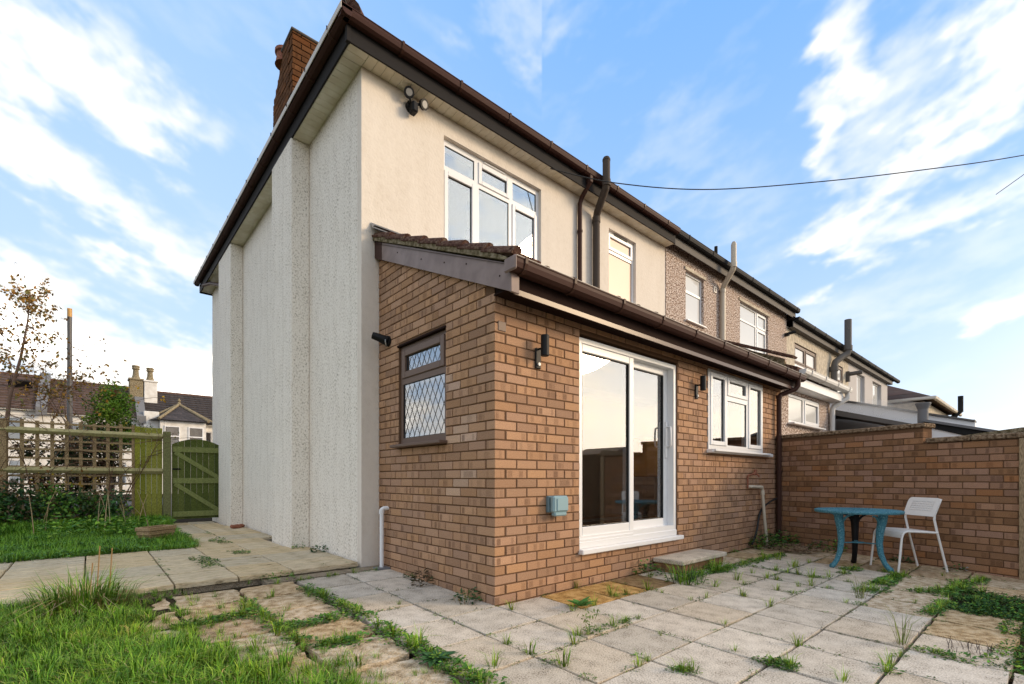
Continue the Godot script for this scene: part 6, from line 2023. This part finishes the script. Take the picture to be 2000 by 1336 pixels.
	copies("joint_grass", tuft(26, 0.028, 0.12, 0.0020, GREEN + [Color(0.24, 0.27, 0.07)], 0.8), tufts, M.leaf)
	copies("joint_weeds", mat_of_leaves(46, 0.062, 0.035, 0.021, WEED + [Color(0.10, 0.19, 0.06)]), mats, M.leaf)
	# larger single plants
	var b := MB.new()
	for k in 13:
		var a := TAU * k / 13.0 + rr(-0.2, 0.2)
		leaf(b, v3(0, 0.01, 0), v3(cos(a), rr(0.25, 0.8), sin(a)).normalized(), Vector3.UP, rr(0.08, 0.15), rr(0.035, 0.055), tint(Color(0.10, 0.26, 0.06), 0.2))
	plant("dock_plant", "pale green leafy rosette between slabs in front of the doors, left of step", "weed", v3(0.47, gy(0.45), 0.45), b)
	b = MB.new()
	for k in 16:
		var a := TAU * k / 16.0 + rr(-0.2, 0.2)
		leaf(b, v3(0, 0.01, 0), v3(cos(a), rr(0.05, 0.45), sin(a)).normalized(), Vector3.UP, rr(0.08, 0.15), rr(0.03, 0.05), tint(Color(0.05, 0.13, 0.05), 0.2))
	plant("dark_rosette", "dark grey green rosette weed at the edge of the near grass", "weed", v3(-0.93, gy(0.62), 0.62), b)
	b = tuft(150, 0.17, 0.20, 0.0032, DARKG + GREEN.slice(0, 2), 0.75)
	b.add(mat_of_leaves(60, 0.2, 0.10, 0.04, WEED), Transform3D.IDENTITY)
	plant("grass_clump", "big dense grass clump in front of the stone step", "grass", v3(1.95, gy(0.50), 0.50), b)
	b = tuft(90, 0.10, 0.16, 0.003, GREEN, 0.7)
	b.add(mat_of_leaves(50, 0.13, 0.1, 0.04, WEED), Transform3D.IDENTITY)
	plant("step_weeds", "ragged weeds at the right front of the stone step", "weed", v3(2.7, gy(0.44), 0.44), b)
	b = mat_of_leaves(120, 0.13, 0.17, 0.045, DARKG + WEED)
	plant("leafy_weed", "dark leafy weed between brick wall and left side of step", "weed", v3(1.93, gy(0.08), 0.10), b)
	b = mat_of_leaves(90, 0.09, 0.16, 0.045, [Color(0.09, 0.07, 0.035), Color(0.13, 0.09, 0.05), Color(0.06, 0.07, 0.03)])
	plant("withered_weed", "brown withered weed against the brick side wall", "weed", v3(-0.09, gy(-0.9), -0.90), b)
	b = mat_of_leaves(90, 0.10, 0.12, 0.04, DARKG)
	b.add(tuft(26, 0.12, 0.14, 0.0016, STRAW.slice(0, 3), 0.9), Transform3D.IDENTITY)
	plant("corner_weed", "dark green weed with straw at the foot of the brick corner", "weed", v3(-0.10, gy(-0.22), -0.22), b)
	b = mat_of_leaves(34, 0.06, 0.07, 0.035, DARKG)
	plant("wall_weed", "small dark weed by the brick side near the drain", "weed", v3(-0.05, gy(-1.2), -1.22), b)
	b = mat_of_leaves(300, 0.25, 0.30, 0.055, DARKG + WEED)
	plant("pipe_weed", "bushy green weed round the foot of the cream waste pipe", "weed", v3(4.80, gy(0.1), 0.14), b)
	b = mat_of_leaves(200, 0.2, 0.26, 0.055, DARKG + WEED)
	plant("drainpipe_weed", "green weed at the foot of the brown rainwater pipe", "weed", v3(5.30, gy(0.15), 0.20), b)
	b = mat_of_leaves(170, 0.22, 0.2, 0.05, DARKG + WEED)
	plant("shaded_weed", "dark weed at the wall behind the blue table", "weed", v3(5.22, gy(0.75), 0.78), b)
	b = mat_of_leaves(60, 0.10, 0.08, 0.04, DARKG)
	plant("wall_foot_weed", "small weed at the garden wall behind the white chair", "weed", v3(5.03, gy(1.6), 1.62), b)
	b = mat_of_leaves(60, 0.10, 0.08, 0.04, DARKG + [Color(0.3, 0.3, 0.27)])
	plant("pale_weed", "grey green weed at the wall right of the white chair", "weed", v3(4.90, gy(2.1), 2.12), b)
	b = MB.new()
	for k in 9:
		var st := v3(rr(-0.015, 0.015), 0, rr(-0.015, 0.015))
		for q in 7:
			leaf(b, st * (1.0 + q * 0.6) + v3(0, 0.022 * q, 0), (rdir() + Vector3.UP * 0.6).normalized(), Vector3.UP, 0.035, 0.014, tint(Color(0.22, 0.27, 0.09), 0.2))
	plant("tall_weed", "pale yellow green upright weed at a slab crossing in the foreground", "weed", v3(0.05, gy(0.88), 0.88), b)
	b = mat_of_leaves(70, 0.13, 0.09, 0.035, WEED)
	plant("path_edge_weed", "green weed at the front edge of the raised walkway", "weed", v3(-1.02, 0.045, -1.90), b)
	b = mat_of_leaves(60, 0.09, 0.10, 0.045, DARKG)
	plant("breast_weed", "dark rounded weed at the side wall beyond the near chimney breast", "weed", v3(-0.27, 0.10, -2.95), b)
	b = mat_of_leaves(36, 0.07, 0.08, 0.035, WEED)
	plant("breast_weed", "little green weed at the corner of the near chimney breast", "weed", v3(-0.36, 0.10, -3.42), b)
	b = tuft(26, 0.035, 0.26, 0.0020, [Color(0.26, 0.28, 0.08), Color(0.18, 0.24, 0.05)], 0.7)
	plant("seed_grass", "tall yellowing grass tuft on the slabs in the right foreground", "grass", v3(1.44, gy(2.21), 2.21), b)
	b = tuft(30, 0.04, 0.22, 0.0020, [Color(0.30, 0.30, 0.10), Color(0.18, 0.24, 0.05)], 0.6)
	plant("seed_grass", "yellow grass tuft on the slabs in front of the blue table", "grass", v3(2.58, gy(1.75), 1.75), b)
	# ground cover where slabs are missing on the right
	var lst := []
	for k in 85:
		var z := rr(2.28, 2.66); var x := rr(2.66, 3.75)
		lst.append(spot(v3(x, gy(z) - 0.01, z), rr(0.5, 1.0), Color(0.75, 0.85, 0.8) * rr(0.7, 1.2), 1.2))
	for k in 120:
		var z := rr(2.62, 3.3); var x := rr(1.35, 3.4)
		if x < 1.5 + 0.9 * (z - 2.6) * 0.2 + rr(-0.2, 0.2): continue
		lst.append(spot(v3(x, gy(z) - 0.01, z), rr(0.45, 1.0), Color(1.0, 1.1, 0.8) * rr(0.7, 1.2), 1.3))
	copies("ground_cover", mat_of_leaves(60, 0.075, 0.06, 0.027, WEED + DARKG), lst, M.leaf)
	b = MB.new()
	for k in 70:
		var p := v3(rr(-0.15, 0.15), 0, rr(-0.10, 0.10))
		blade(b, p, rr(0, TAU), rr(0.03, 0.09), 0.0015, 0.8, tint(Color(0.05, 0.035, 0.035), 0.3))
	plant("dead_weed", "dark dead weed patch on the slabs at the right foreground", "weed", v3(1.62, gy(2.5), 2.50), b)
	# the tussock with straw at the edge of the walkway
	b = tuft(340, 0.22, 0.30, 0.0036, GREEN + [Color(0.2, 0.3, 0.07)], 0.85)
	var s2 := tuft(260, 0.24, 0.27, 0.0036, STRAW, 1.0)
	b.add(s2, Transform3D(Basis.IDENTITY, v3(0.02, -0.02, 0.10)))
	for q in [[0.07, 0.42], [0.14, 0.40], [0.03, 0.3]]:
		b.col = Color(0.40, 0.24, 0.10)
		b.tube([v3(q[0], 0, -0.1), v3(q[0] + 0.02, q[1], -0.12)], 0.004, 5)
	plant("grass_tussock", "big arching grass tussock with dry straw at the edge of the walkway", "grass", v3(-2.36, 0.05, -1.72), b)
	hedge_and_trees()

func twigs(b: MB, p: Vector3, d: Vector3, l: float, r: float, depth: int, ends: Array, droop := 0.0) -> void:
	var pts := [p]; var rad := [r]
	var q := p
	for k in 4:
		d = (d + rdir() * 0.18 + Vector3.DOWN * droop).normalized()
		q = q + d * l / 4.0
		pts.append(q); rad.append(r * (1.0 - 0.13 * (k + 1)))
		if depth > 0 and k > 0:
			var nd := (d + rdir() * 0.9).normalized()
			twigs(b, q, nd, l * rr(0.5, 0.75), r * 0.55, depth - 1, ends, droop)
		ends.append(q)
	b.tube(pts, rad, 5, false)

func hedge_and_trees() -> void:
	# bramble hedge along the trellis
	var b := MB.new()
	foliage(5200, v3(-3.5, 0.52, -8.45), v3(1.75, 0.30, 0.28), 70, 0.22, 0.07, DARKG + WEED + [Color(0.08, 0.15, 0.07), Color(0.14, 0.10, 0.05)], b)
	foliage(1500, v3(-5.4, 0.8, -8.3), v3(1.2, 0.55, 0.35), 30, 0.25, 0.06, DARKG + WEED, b)
	foliage(900, v3(-2.6, 0.5, -8.45), v3(0.8, 0.3, 0.25), 26, 0.16, 0.05, WEED + [Color(0.16, 0.10, 0.04)], b)
	foliage(4600, v3(-2.5, 1.25, -9.4), v3(0.8, 0.62, 0.25), 50, 0.22, 0.07, [Color(0.07, 0.05, 0.025), Color(0.05, 0.09, 0.03), Color(0.11, 0.06, 0.03), Color(0.04, 0.07, 0.03)], b)
	foliage(1500, v3(-4.6, 1.2, -9.4), v3(1.2, 0.6, 0.25), 40, 0.18, 0.065, [Color(0.10, 0.07, 0.03), Color(0.06, 0.11, 0.03), Color(0.20, 0.11, 0.04)], b)
	foliage(260, v3(-3.3, 0.98, -8.4), v3(1.6, 0.3, 0.3), 26, 0.12, 0.05, [Color(0.35, 0.22, 0.03), Color(0.42, 0.28, 0.04), Color(0.22, 0.11, 0.04)], b)
	var t := thing("bramble_hedge", "tangled dark green bramble hedge growing through the lower trellis", "hedge", v3(-3.6, 0.1, -8.5))
	part(t, "leaves", b, M.leaf)
	b = MB.new()
	var ends := []
	b.col = Color(0.13, 0.075, 0.05)
	for k in 26: twigs(b, v3(rr(-5.6, -1.6), 0.15, rr(-8.85, -8.45)), v3(rr(-0.6, 0.6), 1, rr(-0.1, 0.2)).normalized(), rr(0.7, 1.5), 0.010, 2, ends, 0.05)
	part(t, "stems", b, M.twig)
	# climber: bare stems with a few yellow leaves over the top of the trellis
	t = thing("bare_climber", "bare brown climber stems tangled over the top of the trellis fence", "climber", v3(-2.4, 1.2, -8.8))
	b = MB.new(); ends = []
	b.col = Color(0.20, 0.12, 0.075)
	for k in 22: twigs(b, v3(rr(-4.6, -1.45), rr(1.1, 1.75), -8.82 + rr(-0.05, 0.06)), v3(rr(-1, 1), rr(0.0, 0.6), rr(-0.1, 0.1)).normalized(), rr(0.6, 1.2), 0.007, 2, ends, 0.10)
	part(t, "stems", b, M.twig)
	b = MB.new()
	for k in 170:
		var p: Vector3 = ends[rng.randi() % ends.size()]
		leaf(b, p + rdir() * 0.04, rdir(), rdir(), rr(0.03, 0.06), rr(0.025, 0.045), tint([Color(0.42, 0.30, 0.04), Color(0.30, 0.26, 0.05), Color(0.14, 0.18, 0.04)][rng.randi() % 3], 0.2))
	part(t, "leaves", b, M.leaf)
	# tall weeds and dead stalks before the hedge
	b = MB.new()
	for k in 16:
		var p := v3(rr(-4.3, -1.5), 0.1, rr(-8.3, -6.9))
		b.col = tint(Color(0.45, 0.33, 0.19), 0.25)
		var l := rr(0.4, 0.8); var lean := v3(rr(-0.3, 0.3), 0, rr(-0.2, 0.2))
		b.tube([p, p + lean * 0.5 * l + v3(0, l * 0.6, 0), p + lean * l + v3(0, l, 0)], [0.007, 0.005, 0.003], 5, false)
		if k % 3 == 0: b.tube([p + lean * 0.3 * l + v3(0, l * 0.4, 0), p + lean * 0.2 * l + v3(rr(-0.2, 0.2), l * 0.75, 0.05)], [0.004, 0.002], 5, false)
	one("dead_stalks", "pale dead weed stalks standing in the long grass before the hedge", "weed", b, M.twig)
	b = MB.new()
	for k in 30:
		var c := v3(rr(-4.6, -1.4), 0.18, rr(-8.4, -6.2))
		b.add(mat_of_leaves(40, rr(0.15, 0.3), rr(0.2, 0.45), 0.075, GREEN + WEED), Transform3D(Basis.IDENTITY, c))
	var o := put(self, "tall_weeds", b.mesh(), M.leaf)
	o.set_meta("kind", "stuff")
	# birch with the last of its leaves
	t = thing("birch_tree", "thin autumn birch with sparse orange brown leaves at the left edge", "tree", v3(-3.75, 0, -12))
	b = MB.new(); ends = []
	b.col = Color(0.22, 0.14, 0.10)
	b.tube([v3(-3.75, 0, -12), v3(-3.70, 1.6, -12), v3(-3.62, 2.7, -12), v3(-3.45, 3.6, -12), v3(-3.35, 4.4, -12.05), v3(-3.30, 5.0, -12.0)], [0.05, 0.042, 0.034, 0.024, 0.015, 0.006], 8)
	var tw := MB.new(); tw.col = Color(0.2, 0.12, 0.08)
	for k in 40:
		var y := rr(2.6, 4.9)
		var at := v3(-3.65 + (y - 2.6) * 0.15, y, -12)
		twigs(tw, at, v3(rr(-1, 1), rr(0.1, 1.0), rr(-0.8, 0.8)).normalized(), rr(0.45, 0.85) * (1.15 - (y - 2.6) * 0.2), 0.005, 1, ends)
	for k in 8: twigs(tw, v3(-3.66, rr(2.3, 2.9), -12), v3(1.0, rr(0.1, 0.6), rr(-0.3, 0.3)).normalized(), rr(1.0, 1.5), 0.006, 1, ends)
	for k in 8: twigs(tw, v3(-3.0, 2.0, -11.6) + v3(rr(-0.1, 0.1), rr(0, 0.6), 0), v3(rr(-0.4, 0.8), 1.0, rr(-0.3, 0.3)).normalized(), rr(0.8, 1.5), 0.006, 1, ends)
	part(t, "trunk", b, M.twig)
	part(t, "branches", tw, M.twig)
	b = MB.new()
	var cols := [Color(0.34, 0.17, 0.04), Color(0.45, 0.24, 0.05), Color(0.22, 0.13, 0.045), Color(0.55, 0.30, 0.05), Color(0.20, 0.18, 0.05)]
	for k in 1500:
		var p: Vector3 = ends[rng.randi() % ends.size()]
		leaf(b, p + rdir() * 0.05, (rdir() + Vector3.DOWN * 0.6).normalized(), rdir(), rr(0.055, 0.105), rr(0.04, 0.065), tint(cols[rng.randi() % 5], 0.25))
	part(t, "leaves", b, M.leaf)
	# bushy bright green conifer
	t = thing("conifer_bush", "bright green bushy conifer showing above the trellis fence", "bush", v3(-1.95, 0, -13))
	b = MB.new()
	var lime := [Color(0.14, 0.26, 0.02), Color(0.19, 0.33, 0.03), Color(0.08, 0.16, 0.02), Color(0.26, 0.38, 0.04)]
	foliage(7500, v3(-1.85, 2.45, -13), v3(0.55, 0.75, 0.5), 24, 0.27, 0.065, lime, b)
	foliage(1300, v3(-1.4, 2.0, -13), v3(0.4, 0.28, 0.3), 9, 0.18, 0.05, lime, b)
	foliage(900, v3(-2.35, 2.0, -13), v3(0.3, 0.3, 0.3), 7, 0.18, 0.05, DARKG, b)
	part(t, "crown", b, M.leaf)
	b = MB.new(); b.col = Color(0.15, 0.10, 0.07)
	b.tube([v3(-1.95, 0, -13), v3(-1.9, 1.2, -13), v3(-1.95, 2.4, -13)], [0.08, 0.06, 0.03], 8)
	part(t, "trunk", b, M.twig)
	# dark shrub at the left edge
	b = MB.new()
	t = thing("dark_shrub", "dark shrub with orange leaves at the far left behind the fence", "shrub", v3(-4.3, 0, -10.5))
	foliage(1500, v3(-4.25, 1.75, -10.5), v3(0.55, 0.8, 0.4), 24, 0.16, 0.06, DARKG + [Color(0.30, 0.16, 0.04), Color(0.12, 0.10, 0.04)], b)
	part(t, "crown", b, M.leaf)
	b = MB.new(); b.col = Color(0.15, 0.10, 0.07)
	b.tube([v3(-4.3, 0, -10.5), v3(-4.25, 1.8, -10.5)], [0.05, 0.02], 6)
	part(t, "trunk", b, M.twig)
	b = MB.new()
	t = thing("yellow_leaved_tree", "small tree with bright yellow leaves in front of the tiled roofs", "tree", v3(-2.5, 0, -13.5))
	ends = []
	b.col = Color(0.2, 0.13, 0.09)
	for k in 6: twigs(b, v3(-2.45, 1.6, -13.5), v3(rr(-0.5, 0.5), 1, rr(-0.3, 0.3)).normalized(), rr(1.0, 1.7), 0.014, 1, ends)
	b.tube([v3(-2.5, 0, -13.5), v3(-2.45, 1.7, -13.5)], [0.05, 0.03], 6)
	part(t, "branches", b, M.twig)
	b = MB.new()
	for k in 150:
		var p: Vector3 = ends[rng.randi() % ends.size()]
		leaf(b, p + rdir() * 0.06, (rdir() + Vector3.DOWN * 0.5).normalized(), rdir(), rr(0.06, 0.11), rr(0.04, 0.07), tint([Color(0.62, 0.36, 0.03), Color(0.55, 0.27, 0.03), Color(0.35, 0.2, 0.04)][rng.randi() % 3], 0.2))
	part(t, "leaves", b, M.leaf)

# ---------- what stands behind the camera and shows in the glass ----------
func behind() -> void:
	var f := thing("rear_garden_fence", "brown board fence at the bottom of the garden, seen in the glass", "fence", v3(3, 0, 9.5))
	var b := MB.new()
	for k in 130:
		b.cbox(v3(-9.0 + k * 0.205, -0.2, 9.5), v3(-9.0 + k * 0.205 + 0.2, 1.72 + 0.02 * (k % 2), 9.52), 0.003)
	var o := part(f, "boards", b, M.fence_brown)
	o.set_meta("kind", "stuff")
	b = MB.new()
	for q in [[58.0, 40.0, 9.0, 4.2, "low pale house reflected at the left of the sliding door glass"], [80.0, 50.0, 8.0, 4.6, "farthest pale house to the right behind the garden"], [16.0, 52.0, 10.0, 4.6, "pale house straight behind the garden fence"], [-6.0, 54.0, 10.0, 4.6, "pale house to the left behind the garden fence"]]:
		var t := thing("house_behind", q[4], "house", v3(q[0], 0, q[1]))
		b = MB.new()
		b.box(v3(q[0] - q[2] / 2, -1, q[1]), v3(q[0] + q[2] / 2, q[3], q[1] + 7))
		part(t, "wall", b, M.white_render)
		b = MB.new()
		b.xf = Transform3D(Basis.IDENTITY, v3(q[0], q[3], q[1] - 0.3))
		b.prism(PackedVector2Array([Vector2(-q[2] / 2 - 0.3, 0), Vector2(q[2] / 2 + 0.3, 0), Vector2(0, 1.6)]), 0, 7.6)
		part(t, "roof", b, M.roof_red)
